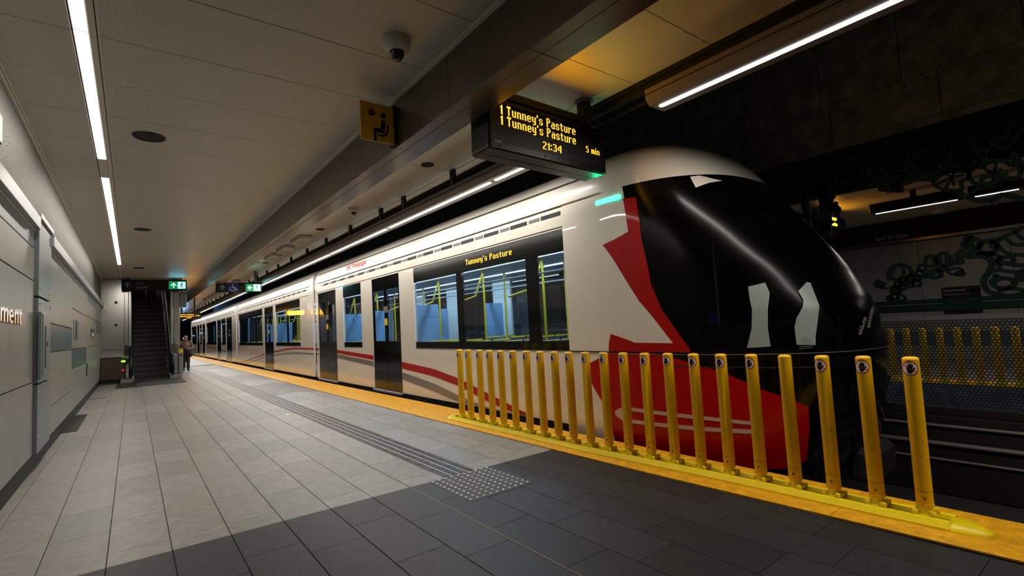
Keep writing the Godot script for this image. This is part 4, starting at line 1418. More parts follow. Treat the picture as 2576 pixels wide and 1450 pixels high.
func build_bollards() -> void:
	# the kerb that carries them: two rails with cross pieces and a rounded end
	var t := thing("bollard_kerb", "long bright yellow rubber kerb with rounded ends carrying the row of posts", "kerb", Vector3(4.2, 0.0135, -4))
	var off := -t.position + Vector3(0, 0.0135, 0)
	var zs := [-0.96, -1.1, -1.37, -1.65, -1.92, -2.2, -2.47, -2.74, -3.0, -3.27, -3.54, -3.8, -4.07, -4.34, -4.6, -4.87, -5.15, -5.45, -5.73, -6.0, -6.28, -6.58, -6.84, -7.05]
	var rail := func(d0: float, d1: float, h: float) -> SurfaceTool:
		var st := mb()
		for i in zs.size() - 1:
			var a := post_x(zs[i])
			var b := post_x(zs[i + 1])
			var sec := [Vector2(d0, 0), Vector2(d0, 0.012), Vector2(d0 + (d1 - d0) * 0.35, h), Vector2(d0 + (d1 - d0) * 0.8, h), Vector2(d1, h * 0.55), Vector2(d1, 0)]
			for k in sec.size() - 1:
				var p: Vector2 = sec[k]
				var q: Vector2 = sec[k + 1]
				quad(st, Vector3(a + p.x, p.y, zs[i]), Vector3(b + p.x, p.y, zs[i + 1]), Vector3(b + q.x, q.y, zs[i + 1]), Vector3(a + q.x, q.y, zs[i]), Vector3(-(q.y - p.y) * signf(d1 - d0), absf(q.x - p.x) + 0.001, 0))
		return st
	obj("rail", rail.call(-0.115, -0.035, 0.05), M.kerb, t, off)
	obj("rail", rail.call(0.115, 0.035, 0.05), M.kerb, t, off)
	for e in [[-0.97, 1.0], [-7.04, -1.0]]:
		var st := mb()
		st.set_smooth_group(1)
		var c := Vector3(post_x(e[0]), 0, e[0])
		for r in [[1.0, 0.0, 0.98, 0.012], [0.98, 0.012, 0.72, 0.036], [0.72, 0.036, 0.35, 0.048], [0.35, 0.048, 0.0, 0.05]]:
			for k in 12:
				var a := PI * k / 12.0
				var b := PI * (k + 1) / 12.0
				var f := func(ang: float, q: float, y: float) -> Vector3: return c + Vector3(-cos(ang) * 0.115 * q, y, sin(ang) * 0.2 * q * e[1])
				quad(st, f.call(a, r[0], r[1]), f.call(b, r[0], r[1]), f.call(b, r[2], r[3]), f.call(a, r[2], r[3]), Vector3(-cos(a), 0.8, sin(a) * e[1]))
		obj("rounded_end", st, M.kerb, t, off)
	var st0 := mb()
	for i in zs.size() - 1:
		var a := post_x(zs[i])
		var b := post_x(zs[i + 1])
		quad(st0, Vector3(a - 0.118, 0.001, zs[i]), Vector3(b - 0.118, 0.001, zs[i + 1]), Vector3(b - 0.05, 0.002, zs[i + 1]), Vector3(a - 0.05, 0.002, zs[i]), Vector3.UP)
		quad(st0, Vector3(a - 0.05, 0.004, zs[i]), Vector3(b - 0.05, 0.004, zs[i + 1]), Vector3(b + 0.05, 0.004, zs[i + 1]), Vector3(a + 0.05, 0.004, zs[i]), Vector3.UP)
	obj("base_plate", st0, M.kerb, t, off)
	for i in range(1, zs.size() - 1):
		obj("cross_piece", box(Vector3(post_x(zs[i]) - 0.08, 0.0, zs[i] - 0.022), Vector3(post_x(zs[i]) + 0.08, 0.0505, zs[i] + 0.022), 0.006), M.kerb, t, off)

	# the no-touching sticker
	var im := canvas(256, 256, Color(0.92, 0.66, 0.015))
	dot(im, Vector2(0.5, 0.5), 0.49, Color(0.72, 0.06, 0.05))
	dot(im, Vector2(0.5, 0.5), 0.425, Color(0.86, 0.86, 0.85))
	var k := Color(0.05, 0.05, 0.055)
	stroke(im, pv([0.36, 0.42, 0.38, 0.6]), 0.085, k)
	stroke(im, pv([0.455, 0.25, 0.46, 0.6]), 0.085, k)
	stroke(im, pv([0.545, 0.22, 0.54, 0.6]), 0.085, k)
	stroke(im, pv([0.635, 0.27, 0.62, 0.6]), 0.085, k)
	stroke(im, pv([0.75, 0.48, 0.66, 0.66]), 0.09, k)
	ink(im, pv([0.34, 0.55, 0.68, 0.55, 0.68, 0.68, 0.58, 0.84, 0.44, 0.84, 0.36, 0.7]), k)
	stroke(im, pv([0.17, 0.26, 0.83, 0.74]), 0.06, Color(0.75, 0.05, 0.05))
	var sticker := print_mat(im, 0.35)
	# posts
	var body := mb()
	lathe(body, [Vector2(0, 1.0), Vector2(0.034, 0.997), Vector2(0.046, 0.990), Vector2(0.0485, 0.98)], 24)
	lathe(body, [Vector2(0.0485, 0.98), Vector2(0.0485, 0.018), Vector2(0.0505, 0.015), Vector2(0.0505, 0.0), Vector2(0, 0.0)], 24, Transform3D.IDENTITY, false)
	body.generate_normals()
	var body_mesh := body.commit()
	var cone := mb()
	lathe(cone, [Vector2(0.042, 0.0), Vector2(0.04, -0.02), Vector2(0.05, -0.05), Vector2(0.062, -0.053)], 16, Transform3D.IDENTITY, false)
	for a in 4:
		bx(cone, Vector3(0.03, -0.054, -0.012), Vector3(0.085, -0.025, 0.012), 0.004, Transform3D(Basis(Vector3.UP, PI / 4 + PI / 2 * a), Vector3.ZERO))
	cone.generate_normals()
	var cone_mesh := cone.commit()
	var st := mb()
	st.set_smooth_group(1)
	for r in 3:
		for a in 24:
			var p := []
			var uv := []
			for q in [[r, a], [r, a + 1], [r + 1, a + 1], [r + 1, a]]:
				var rad: float = q[0] / 3.0
				var s := Vector2(cos(TAU * q[1] / 24.0), sin(TAU * q[1] / 24.0)) * rad
				var th := s.x * 0.053 / 0.0485
				p.append(Vector3(-0.0494 * cos(th), 0.922 + s.y * 0.05, 0.0494 * sin(th)))
				uv.append(Vector2(0.5 + s.x * 0.5, 0.5 - s.y * 0.5))
			for v in [0, 2, 1, 0, 3, 2]:
				st.set_uv(uv[v])
				st.add_vertex(p[v])
	st.set_smooth_group(-1)
	st.generate_normals()
	var sticker_mesh := st.commit()
	var ring := mb()
	for a in 20:
		var p := func(ang: float, y: float) -> Vector3: return Vector3(-0.049 * cos(ang), y, 0.049 * sin(ang))
		var b := -1.5 + 0.15 * a
		if (a * 7) % 5 < 3:
			var y := 0.10 + 0.006 * sin(a * 2.3)
			quad(ring, p.call(b, y), p.call(b + 0.15, y), p.call(b + 0.15, y + 0.003 + 0.002 * (a % 3)), p.call(b, y + 0.003 + 0.002 * (a % 2)), Vector3.LEFT)
	for m in [[0.5, 0.42, 0.01], [-0.3, 0.62, 0.006], [0.2, 0.33, 0.012], [-0.6, 0.2, 0.008]]:
		var p := func(ang: float, y: float) -> Vector3: return Vector3(-0.049 * cos(ang), y, 0.049 * sin(ang))
		quad(ring, p.call(m[0], m[1]), p.call(m[0] + 0.25, m[1] + 0.01), p.call(m[0] + 0.22, m[1] + 0.01 + m[2] * 0.4), p.call(m[0] + 0.05, m[1] + m[2] * 0.6), Vector3.LEFT)
	ring.generate_normals()
	var ring_mesh := ring.commit()
	var bolt := mb()
	lathe(bolt, [Vector2(0.008, 0), Vector2(0.008, 0.004), Vector2(0, 0.006)], 8, Transform3D(Basis(Vector3(0, 0, 1), PI / 2), Vector3(-0.0485, 0.055, 0.01)))
	for q in [[-0.06, 0.07], [-0.06, -0.07]]:
		lathe(bolt, [Vector2(0.011, -0.085), Vector2(0.011, -0.075), Vector2(0, -0.072)], 6, Transform3D(Basis.IDENTITY, Vector3(q[0], 0, q[1])))
	bolt.generate_normals()
	var bolt_mesh := bolt.commit()
	var places := [-1.1, -1.37, -1.645, -1.92, -2.195, -2.47, -2.74, -3.01, -3.275, -3.545, -3.81, -4.07, -4.34, -4.6, -4.87, -5.15, -5.45, -5.73, -5.995, -6.28, -6.58, -6.84]
	for i in places.size():
		var z: float = places[i]
		var lab := "yellow round post with a no-touching sticker, %s from the near rounded kerb end" % nth(i)
		if i == 3:
			lab = "plain yellow round post without a sticker, scratched near its top"
		var b := thing("safety_post", lab, "bollard", Vector3(post_x(z), 0.12, z), 0.0, "yellow posts along the platform edge")
		var lean: float = [0.012, -0.006, 0.004, 0.0, -0.008, 0.006][i % 6]
		b.rotation = Vector3(lean * 0.6, rng.randf_range(-0.1, 0.1), lean)
		obj("post", body_mesh, M.post, b)
		obj("flexible_neck", cone_mesh, M.kerb, b)
		obj("bolt", bolt_mesh, M.steel_dark, b)
		obj("scuff", ring_mesh, M.scuff, b)
		if i != 3:
			obj("sticker", sticker_mesh, sticker, b)


# ---------------------------------------------------------------- the information display
func build_display() -> void:
	var t := thing("information_display", "hanging black information display with amber dot lettering above the platform edge", "display", Vector3(3.62, 3.2, -4.02))
	t.rotation.z = -0.022
	var prof := []
	for c in [[0.8, 0.04, -PI / 2], [0.8, 0.50, 0.0], [-0.80, 0.50, PI / 2], [-0.80, 0.04, PI]]:
		for k in 5:
			var a: float = c[2] + PI / 8.0 * k
			prof.append(Vector2(c[0] + 0.04 * cos(a), c[1] + 0.04 * sin(a)))
	var st := mb()
	along(st, prof, -0.16, 0.14)
	obj("case", st, M.black, t)
	st = mb()
	bx(st, Vector3(-0.83, 0.01, 0.14), Vector3(0.83, 0.09, 0.165), 0.006)
	bx(st, Vector3(-0.83, 0.485, 0.14), Vector3(0.83, 0.53, 0.165), 0.006)
	bx(st, Vector3(-0.83, 0.09, 0.14), Vector3(-0.74, 0.485, 0.165), 0.006)
	bx(st, Vector3(0.785, 0.09, 0.14), Vector3(0.83, 0.485, 0.165), 0.006)
	obj("bezel", st, M.black, t)
	var scr := canvas(128, 128, Color(0.012, 0.011, 0.01))
	for i in 16:
		for j in 16:
			scr.fill_rect(Rect2i(i * 8 + 2, j * 8 + 2, 4, 4), Color(0.045, 0.04, 0.03))
	var sm := grained(mat(Color.WHITE, 0.5), ImageTexture.create_from_image(scr), Vector3(6.5, 6.5, 6.5), false)
	obj("screen", box(Vector3(-0.74, 0.09, 0.138), Vector3(0.785, 0.485, 0.146)), sm, t)
	for r in [["1", -0.69, 0.385, 0.05, 0.1], ["Tunney's Pasture", -0.605, 0.385, 0.985, 0.1], ["1", -0.69, 0.275, 0.05, 0.1], ["Tunney's Pasture", -0.605, 0.275, 0.985, 0.1], ["21:34", -0.135, 0.13, 0.285, 0.085], ["5 min", 0.525, 0.22, 0.235, 0.075]]:
		st = mb()
		led(st, r[0], Vector3(r[1], r[2], 0.149), Vector3(1, 0, 0), Vector3(0, 0, 1), r[3], r[4])
		obj("lit_text", st, M.amber, t)
	obj("maker_label", box(Vector3(-0.79, 0.075, 0.165), Vector3(-0.70, 0.093, 0.168)), M.grey_panel, t)
	for x in [-0.72, -0.12, 0.42, 0.76]:
		st = mb()
		lathe(st, [Vector2(0.011, 0), Vector2(0.009, 0.004), Vector2(0, 0.005)], 10, Transform3D(Basis(Vector3(1, 0, 0), PI / 2), Vector3(x, 0.045, 0.165)))
		obj("screw", st, M.matt_black, t)
	obj("under_seam", box(Vector3(-0.84, -0.002, -0.02), Vector3(0.84, 0.0, -0.015)), M.matt_black, t)
	obj("carrier", box(Vector3(-0.86, 0.6, -0.04), Vector3(0.78, 0.69, 0.08), 0.006), M.dark_steel, t)
	obj("carrier_plate", box(Vector3(-0.80, 0.54, -0.02), Vector3(0.72, 0.6, 0.06), 0.004), M.black, t)
	for x in [-0.66, 0.66]:
		obj("hanger", box(Vector3(x - 0.06, 0.69, -0.04), Vector3(x + 0.06, 0.90, 0.08), 0.004), M.dark_steel, t)
		obj("ceiling_plate", box(Vector3(x - 0.10, 0.885, -0.06), Vector3(x + 0.08, 0.893, 0.12), 0.002), M.lamp_body, t)
	area(t, Vector3(-0.1, 0.37, 0.172), Vector2(1.2, 0.24), 0.9, Color(1.0, 0.68, 0.10), Vector3(0, 0, 1), Vector3.UP)


# ---------------------------------------------------------------- the escalator
func build_escalator() -> void:
	var t := thing("escalator", "escalator with dark steps rising between steel balustrades at the platform end", "escalator", Vector3(0.6, 0, -24.7))
	var off := -t.position
	var st := box(Vector3(-0.45, 0.0, -24.75), Vector3(1.56, 0.012, -21.5), 0.004)
	obj("landing_plate", st, grained(mat(Color(0.17, 0.15, 0.135), 0.6), noise(0.2, Color(0.6, 0.6, 0.6), Color(1, 1, 1), 256, 3, 41), Vector3(1.5, 1.5, 0.1)), t, off)
	obj("comb", box(Vector3(0.05, 0.012, -24.75), Vector3(1.17, 0.03, -24.5), 0.006), M.tread, t, off)
	var rise := 0.2
	var run := 0.305
	for i in 26:
		var y := 0.05 + rise * i
		var z := -24.75 - run * i
		var s := obj("step", box(Vector3(0.05, y - 0.4, z - run), Vector3(1.17, y, z), 0.006), M.step, t, off)
		obj("nosing", box(Vector3(0.05, y - 0.035, z - 0.004), Vector3(1.17, y + 0.004, z + 0.006), 0.003), M.tread, s)
		var gr := mb()
		for k in 14:
			bx(gr, Vector3(0.08 + 0.08 * k, y - 0.17, z), Vector3(0.10 + 0.08 * k, y - 0.05, z + 0.004))
		var rg := obj("riser_groove", gr, M.matt_black, s)
		rg.set_meta("kind", "stuff")
	var sl := rise / run
	var top := -33.0
	for sd in [[0.05, -1.0], [1.17, 1.0]]:
		var x: float = sd[0]
		var d: float = sd[1]
		var a := Vector3(x, 0.0, -24.5)
		# inner skirt and glass-black panel along the slope
		var sk := mb()
		prism(sk, [Vector3(x, -0.2, -24.4), Vector3(x, 0.22, -24.4), Vector3(x, 0.22, -24.8), Vector3(x, 0.22 + sl * (-24.8 - top), top), Vector3(x, -0.2 + sl * (-24.8 - top), top)], Vector3(d * 0.08, 0, 0))
		obj("skirt", sk, M.steel, t, off)
		var pn := mb()
		prism(pn, [Vector3(x + d * 0.05, 0.22, -24.3), Vector3(x + d * 0.05, 0.92, -24.2), Vector3(x + d * 0.05, 0.92, -24.9), Vector3(x + d * 0.05, 0.92 + sl * (-24.9 - top), top), Vector3(x + d * 0.05, 0.22 + sl * (-24.8 - top), top), Vector3(x + d * 0.05, 0.22, -24.8)], Vector3(d * 0.03, 0, 0))
		obj("balustrade", pn, M.black, t, off)
		var dk := mb()
		prism(dk, [Vector3(x + d * 0.08, 0.9, -24.6), Vector3(x + d * 0.08, 0.98, -24.6), Vector3(x + d * 0.08, 0.98 + sl * (-24.8 - top), top), Vector3(x + d * 0.08, 0.9 + sl * (-24.8 - top), top)], Vector3(d * 0.22, 0, 0))
		obj("deck", dk, M.bright_steel, t, off)
		# handrail round the newel and up
		var hr := mb()
		var pts := []
		for k in 9:
			var an := -PI / 2 + PI * k / 8.0
			pts.append(Vector3(x + d * 0.11, 0.60 + 0.37 * sin(an), -24.25 + 0.34 * cos(an)))
		pts.append(Vector3(x + d * 0.11, 1.0, -24.7))
		pts.append(Vector3(x + d * 0.11, 1.02 + sl * 4.0, -24.8 - 4.0))
		pts.append(Vector3(x + d * 0.11, 1.02 + sl * (-24.8 - top), top))
		tube(hr, pts, 0.055, 10)
		obj("handrail", hr, M.rubber, t, off)
		var nw := mb()
		var face := []
		for k in 9:
			var an := -PI / 2 + PI * k / 8.0
			face.append(Vector3(x + d * 0.07, 0.60 + 0.33 * sin(an), -24.27 + 0.30 * cos(an)))
		face.append(Vector3(x + d * 0.07, 0.93, -24.9))
		face.append(Vector3(x + d * 0.07, 0.27, -24.9))
		prism(nw, face, Vector3(d * 0.08, 0, 0))
		obj("newel", nw, M.steel_dark, t, off)
		obj("newel_base", box(Vector3(min(x, x + d * 0.42), 0.0, -24.7), Vector3(max(x, x + d * 0.42), 0.16, -24.05), 0.02), M.steel, t, off)
	# steel casing to the wall side
	obj("machine_casing", box(Vector3(-0.97, 0.13, -25.2), Vector3(-0.2, 0.98, -24.55), 0.02), M.steel_dark, t, off)
	obj("casing_foot", box(Vector3(-0.97, 0.0, -25.2), Vector3(-0.2, 0.13, -24.6)), M.dark, t, off)
	obj("casing_rim", box(Vector3(-0.98, 0.98, -25.2), Vector3(-0.1, 1.03, -24.53), 0.015), M.bright_steel, t, off)
	obj("casing_rail", box(Vector3(-0.98, 1.28, -25.25), Vector3(-0.12, 1.33, -25.2), 0.015), M.bright_steel, t, off)
	obj("back_panel", box(Vector3(-0.99, 1.03, -25.35), Vector3(-0.26, 4.09, -25.3), 0.006), M.steel, t, off)
	obj("back_panel", box(Vector3(-0.255, 1.03, -25.35), Vector3(-0.12, 4.09, -25.3), 0.006), M.steel, t, off)
	for y in [2.25, 3.15]:
		st = mb()
		lathe(st, [Vector2(0.05, 0), Vector2(0.05, 0.02), Vector2(0.03, 0.035), Vector2(0, 0.04)], 14, Transform3D(Basis(Vector3(1, 0, 0), PI / 2), Vector3(-0.52, y, -25.3)))
		obj("cover_cap", st, M.steel_dark, t, off)
	for b in [[-0.10, 0.0], [0.0, 0.08]]:
		st = mb()
		prism(st, [Vector3(-0.10 - b[1] * 0.0, 1.0, -24.7), Vector3(-0.10, 1.12, -24.7), Vector3(-0.10, 4.05, -24.8 - 3.05 / sl), Vector3(-0.10, 3.9, -24.8 - 3.05 / sl)], Vector3(0.06, 0, 0))
	obj("edge_column", box(Vector3(-0.13, 1.0, -25.3), Vector3(-0.03, 4.09, -25.2), 0.03), M.bright_steel, t, off)
	obj("edge_column", box(Vector3(1.26, 1.0, -25.3), Vector3(1.36, 4.09, -25.2), 0.03), M.bright_steel, t, off)
	# free side
	st = mb()
	prism(st, [Vector3(1.37, 0.0, -24.7), Vector3(1.37, 0.98, -24.7), Vector3(1.37, 0.98 + sl * 5.2, -29.9), Vector3(1.37, 0.0, -29.9)], Vector3(0.22, 0, 0))
	obj("side_casing", st, M.steel, t, off)
	obj("side_column", box(Vector3(1.37, 0.9, -25.5), Vector3(1.6, 4.09, -25.25), 0.02), M.steel, t, off)
	obj("side_box", box(Vector3(1.58, 2.9, -25.6), Vector3(1.84, 3.55, -25.2), 0.02), M.grey_panel, t, off)
	obj("control_post", box(Vector3(1.49, 0.16, -24.6), Vector3(1.65, 1.17, -24.45), 0.02), M.grey_panel, t, off)
	obj("control_label", box(Vector3(1.495, 1.0, -24.45), Vector3(1.645, 1.14, -24.445)), M.pole, t, off)
	obj("control_button", box(Vector3(1.53, 0.86, -24.45), Vector3(1.61, 0.95, -24.44), 0.005), M.train_red, t, off)
	# indicator lights
	st = mb()
	lathe(st, [Vector2(0.075, 0), Vector2(0.07, 0.02), Vector2(0, 0.035)], 18, Transform3D(Basis(Vector3(1, 0, 0), PI / 2) * Basis.from_scale(Vector3(1, 1, 0.55)), Vector3(-0.28, 0.82, -24.55)))
	obj("green_indicator", st, glow(Color(0.55, 1.0, 0.25), 1.6), t, off)
	area(t, Vector3(-0.28, 0.82, -24.5) + off, Vector2(0.14, 0.08), 0.008, Color(0.5, 1.0, 0.15), Vector3(0, 0, 1), Vector3.UP)
	obj("red_indicator", box(Vector3(-0.33, 0.46, -24.55), Vector3(-0.25, 0.50, -24.54), 0.005), glow(Color(1.0, 0.05, 0.12), 1.5), t, off)


# ---------------------------------------------------------------- signs
func arrow_up(im: Image, c: Vector2, s: float, col: Color, turn := 0.0) -> void:
	var asp := float(im.get_width()) / im.get_height()
	var f := func(p: Vector2) -> Vector2:
		p = p.rotated(turn) * s
		return c + Vector2(p.x / asp, p.y)
	var head := []
	for p in pv([-0.42, -0.02, 0.0, -0.42, 0.42, -0.02, 0.42, 0.14, 0.09, -0.16, 0.09, 0.42, -0.09, 0.42, -0.09, -0.16, -0.42, 0.14]):
		head.append(f.call(p))
	ink(im, head, col)

func runner(im: Image, x: float, col: Color) -> void:
	var asp := float(im.get_width()) / im.get_height()
	var f := func(a: Array) -> Array:
		var o := []
		for p in pv(a): o.append(Vector2(x + p.x / asp, p.y))
		return o
	dot(im, Vector2(x + 0.08 / asp, 0.2), 0.075, col)
	stroke(im, f.call([0.02, 0.32, -0.06, 0.56]), 0.13, col)
	stroke(im, f.call([0.04, 0.34, 0.17, 0.46, 0.27, 0.42]), 0.06, col)
	stroke(im, f.call([0.0, 0.32, -0.16, 0.34, -0.22, 0.48]), 0.06, col)
	stroke(im, f.call([-0.05, 0.57, 0.1, 0.68, 0.08, 0.88]), 0.075, col)
	stroke(im, f.call([-0.06, 0.57, -0.12, 0.74, -0.30, 0.80]), 0.075, col)

func exit_panel(left: bool) -> Image:
	var im := canvas(256, 128, Color(0.02, 0.46, 0.26))
	ink(im, pv([0.52, 0.06, 0.97, 0.06, 0.97, 0.94, 0.52, 0.94]), Color(0.74, 0.95, 0.97))
	arrow_up(im, Vector2(0.27, 0.5), 0.74, Color(0.85, 0.93, 1.0), -PI / 2 if left else 0.0)
	runner(im, 0.745, Color(0.02, 0.36, 0.24))
	return im

func face(called: String, m: Material, lo: Vector3, hi: Vector3, parent: Node3D) -> void:
	var st := mb()
	picture(st, Vector3(lo.x, lo.y, hi.z), Vector3(hi.x, lo.y, hi.z), Vector3(hi.x, hi.y, hi.z), Vector3(lo.x, hi.y, hi.z))
	bx(st, lo, hi - Vector3(0, 0, 0.0005))
	obj(called, st, m, parent)

func build_signs() -> void:
	var white := mat(Color(0.62, 0.62, 0.62), 0.5)
	# exit sign before the escalator
	var t := thing("exit_sign", "long hanging black exit sign in front of the escalator", "sign", Vector3(0.74, 3.595, -24.9))
	obj("board", box(Vector3(-1.08, 0.0, -0.08), Vector3(1.08, 0.43, 0.08), 0.01), M.matt_black, t)
	for x in [-0.88, 0.88]:
		obj("hanger", box(Vector3(x - 0.03, 0.43, -0.03), Vector3(x + 0.03, 0.505, 0.03), 0.004), M.black, t)
	var im := canvas(128, 128, Color(0.03, 0.03, 0.032))
	arrow_up(im, Vector2(0.5, 0.5), 0.85, Color(0.6, 0.6, 0.6))
	face("arrow", print_mat(im, 0.6), Vector3(-1.02, 0.08, 0.08), Vector3(-0.76, 0.36, 0.084), t)
	obj("letters", words("Exit", 0.10, 0.004, false), white, t, Vector3(-0.61, 0.29, 0.083))
	obj("letters", words("Sortie", 0.10, 0.004, false), white, t, Vector3(-0.61, 0.12, 0.083))
	face("exit_panel", print_mat(exit_panel(false), 0.4, 1.3), Vector3(0.46, 0.05, 0.08), Vector3(1.05, 0.37, 0.086), t)
	area(t, Vector3(0.755, 0.21, 0.1), Vector2(0.58, 0.31), 0.12, Color(0.4, 0.9, 1.0), Vector3(0, 0, 1), Vector3.UP)
	# accessible way sign
	t = thing("accessible_sign", "hanging black sign with a blue wheelchair square and green exit panel", "sign", Vector3(3.32, 3.26, -21.86))
	obj("board", box(Vector3(-0.79, 0.0, -0.08), Vector3(0.79, 0.37, 0.08), 0.01), M.matt_black, t)
	for x in [0.585]:
		obj("hanger", box(Vector3(x - 0.045, 0.37, -0.04), Vector3(x + 0.045, 0.84, 0.04), 0.006), M.grey_panel, t)
	obj("hanger", box(Vector3(-0.6, 0.37, -0.03), Vector3(-0.54, 0.84, 0.03), 0.006), M.grey_panel, t)
	face("arrow", print_mat(im, 0.6), Vector3(-0.70, 0.06, 0.08), Vector3(-0.46, 0.32, 0.084), t)
	im = canvas(128, 128, Color(0.03, 0.10, 0.40))
	var wc := Color(0.72, 0.75, 0.82)
	dot(im, Vector2(0.44, 0.17), 0.07, wc)
	var arc := []
	for k in 15:
		var a := -2.3 - 3.9 * k / 14.0
		arc.append(Vector2(0.46 + 0.23 * cos(a), 0.66 + 0.23 * sin(a)))
	stroke(im, arc, 0.055, wc)
	stroke(im, pv([0.45, 0.3, 0.47, 0.54, 0.68, 0.55, 0.77, 0.78, 0.86, 0.74]), 0.065, wc)
	stroke(im, pv([0.46, 0.41, 0.64, 0.42]), 0.055, wc)
	face("wheelchair_square", print_mat(im, 0.5), Vector3(-0.40, 0.005, 0.08), Vector3(-0.03, 0.365, 0.084), t)
	face("exit_panel", print_mat(exit_panel(true), 0.4, 1.3), Vector3(0.22, 0.03, 0.08), Vector3(0.755, 0.32, 0.086), t)
	area(t, Vector3(0.49, 0.17, 0.1), Vector2(0.5, 0.28), 0.10, Color(0.3, 0.95, 0.85), Vector3(0, 0, 1), Vector3.UP)
	# yellow waiting-area flag on the beam
	t = thing("waiting_area_sign", "square yellow sign with seated figure and clock standing out from the dark beam", "sign", Vector3(2.395, 3.57, -5.1))
	obj("bracket", box(Vector3(-0.05, 0.0, -0.11), Vector3(0.0, 0.45, 0.02), 0.005), M.matt_black, t)
	im = canvas(256, 256, Color(0.80, 0.60, 0.02))
	var bk := Color(0.02, 0.02, 0.02)
	dot(im, Vector2(0.335, 0.255), 0.10, bk)
	stroke(im, pv([0.26, 0.2, 0.335, 0.27, 0.34, 0.18]), 0.022, Color(0.80, 0.60, 0.02))
	dot(im, Vector2(0.685, 0.29), 0.08, bk)
	stroke(im, pv([0.685, 0.47, 0.65, 0.68]), 0.14, bk)
	ink(im, pv([0.62, 0.42, 0.75, 0.42, 0.71, 0.76, 0.38, 0.76, 0.38, 0.645, 0.58, 0.645]), bk)
	stroke(im, pv([0.42, 0.70, 0.42, 0.98]), 0.085, bk)
	stroke(im, pv([0.82, 0.52, 0.79, 0.72, 0.74, 0.80, 0.68, 0.825, 0.53, 0.825]), 0.055, bk)
	face("sign_face", print_mat(im, 0.5), Vector3(-0.43, 0.0, -0.004), Vector3(-0.05, 0.43, 0.012), t)
	# amber display far down the platform
	t = thing("distant_display", "small amber information display hanging far down the platform beyond the escalator", "display", Vector3(2.25, 2.56, -30.0))
	obj("case", box(Vector3(-0.52, 0.0, -0.15), Vector3(0.54, 0.32, 0.12), 0.02), M.black, t)
	obj("hanger", box(Vector3(-0.3, 0.32, -0.04), Vector3(-0.24, 1.54, 0.02)), M.black, t)
	obj("hanger", box(Vector3(0.24, 0.32, -0.04), Vector3(0.3, 1.54, 0.02)), M.black, t)
	for r in [["1 Tunney's Pasture", -0.46, 0.20, 0.70], ["1 Tunney's Pasture", -0.46, 0.11, 0.70], ["21:34", -0.10, 0.03, 0.22], ["5 min", 0.30, 0.13, 0.18]]:
		var st := mb()
		led(st, r[0], Vector3(r[1], r[2], 0.125), Vector3(1, 0, 0), Vector3(0, 0, 1), r[3], 0.07)
		obj("lit_text", st, M.amber, t)
	area(t, Vector3(0, 0.16, 0.14), Vector2(0.9, 0.25), 0.8, Color(1.0, 0.66, 0.08), Vector3(0, 0, 1), Vector3.UP)


# ---------------------------------------------------------------- the art screen
func build_art() -> void:
	var t := thing("art_screen", "dark green cut metal screen of vines, fish and flowers between the tracks", "artwork", Vector3(8.2, 1.36, -2))
	var off := -t.position
	for r in [[3.655, 3.76, 8.19], [3.555, 3.64, 8.17]]:
		obj("top_rail", box(Vector3(r[2], r[0], -30), Vector3(8.28, r[1], 5), 0.01), M.green, t, off)
	for r in [[1.455, 1.51, 8.17], [1.35, 1.445, 8.19]]:
		obj("bottom_rail", box(Vector3(r[2], r[0], -30), Vector3(8.28, r[1], 5), 0.01), M.green, t, off)
	for z in [2.5, -6.2, -10.0]:
		obj("screen_post", box(Vector3(8.2, 1.5, z - 0.05), Vector3(8.27, 3.56, z + 0.05), 0.008), M.green, t, off)
	for line in VINES.strip_edges().split("\n"):
		var f := line.split(";")
		var p := []
		for q in f[1].split(" "):
			var c := q.split(",")
			p.append(Vector2(float(c[0]), float(c[1])))
		var st := mb()
		ribbon(st, curve2(p, 4) if p.size() > 2 else p, float(f[0]) * 1.25, 8.2, 0.05)
		obj("vine", st, M.green, t, off)
	for line in LOOPS.strip_edges().split("\n"):
		var c := line.split(" ")
		var p := []
		for k in 13:
			var a := TAU * k / 12.0
			p.append(Vector2(float(c[1]) + float(c[3]) * cos(a), float(c[2]) + float(c[4]) * sin(a)))
		var st := mb()
		ribbon(st, p, float(c[0]) * 1.5, 8.197, 0.05)
		obj("loop", st, M.green, t, off)


# ---------------------------------------------------------------- on the ceiling
func dome_camera(lab: String, at: Vector3, r: float) -> void:
	var t := thing("dome_camera", lab, "camera", at)
	var st := mb()
	lathe(st, [Vector2(r, 0), Vector2(r, -0.45 * r), Vector2(0.93 * r, -0.75 * r), Vector2(0.7 * r, -0.92 * r), Vector2(0.55 * r, -0.96 * r)], 32)
	obj("housing", st, M.white, t)
	st = mb()
	lathe(st, [Vector2(0.52 * r, -0.93 * r), Vector2(0.52 * r, -1.1 * r), Vector2(0.44 * r, -1.35 * r), Vector2(0.26 * r, -1.53 * r), Vector2(0, -1.6 * r)], 24)
	obj("dome", st, mat(Color(0.03, 0.025, 0.03), 0.08, 0.0, 0.6), t)
	for a in 4:
		st = mb()
		lathe(st, [Vector2(0.05 * r, 0), Vector2(0.05 * r, -0.02 * r), Vector2(0, -0.03 * r)], 8, Transform3D(Basis.IDENTITY, Vector3(cos(a * PI / 2 + 2.2) * 0.72 * r, -0.91 * r, sin(a * PI / 2 + 2.2) * 0.72 * r)))
		obj("screw", st, M.steel_dark, t)

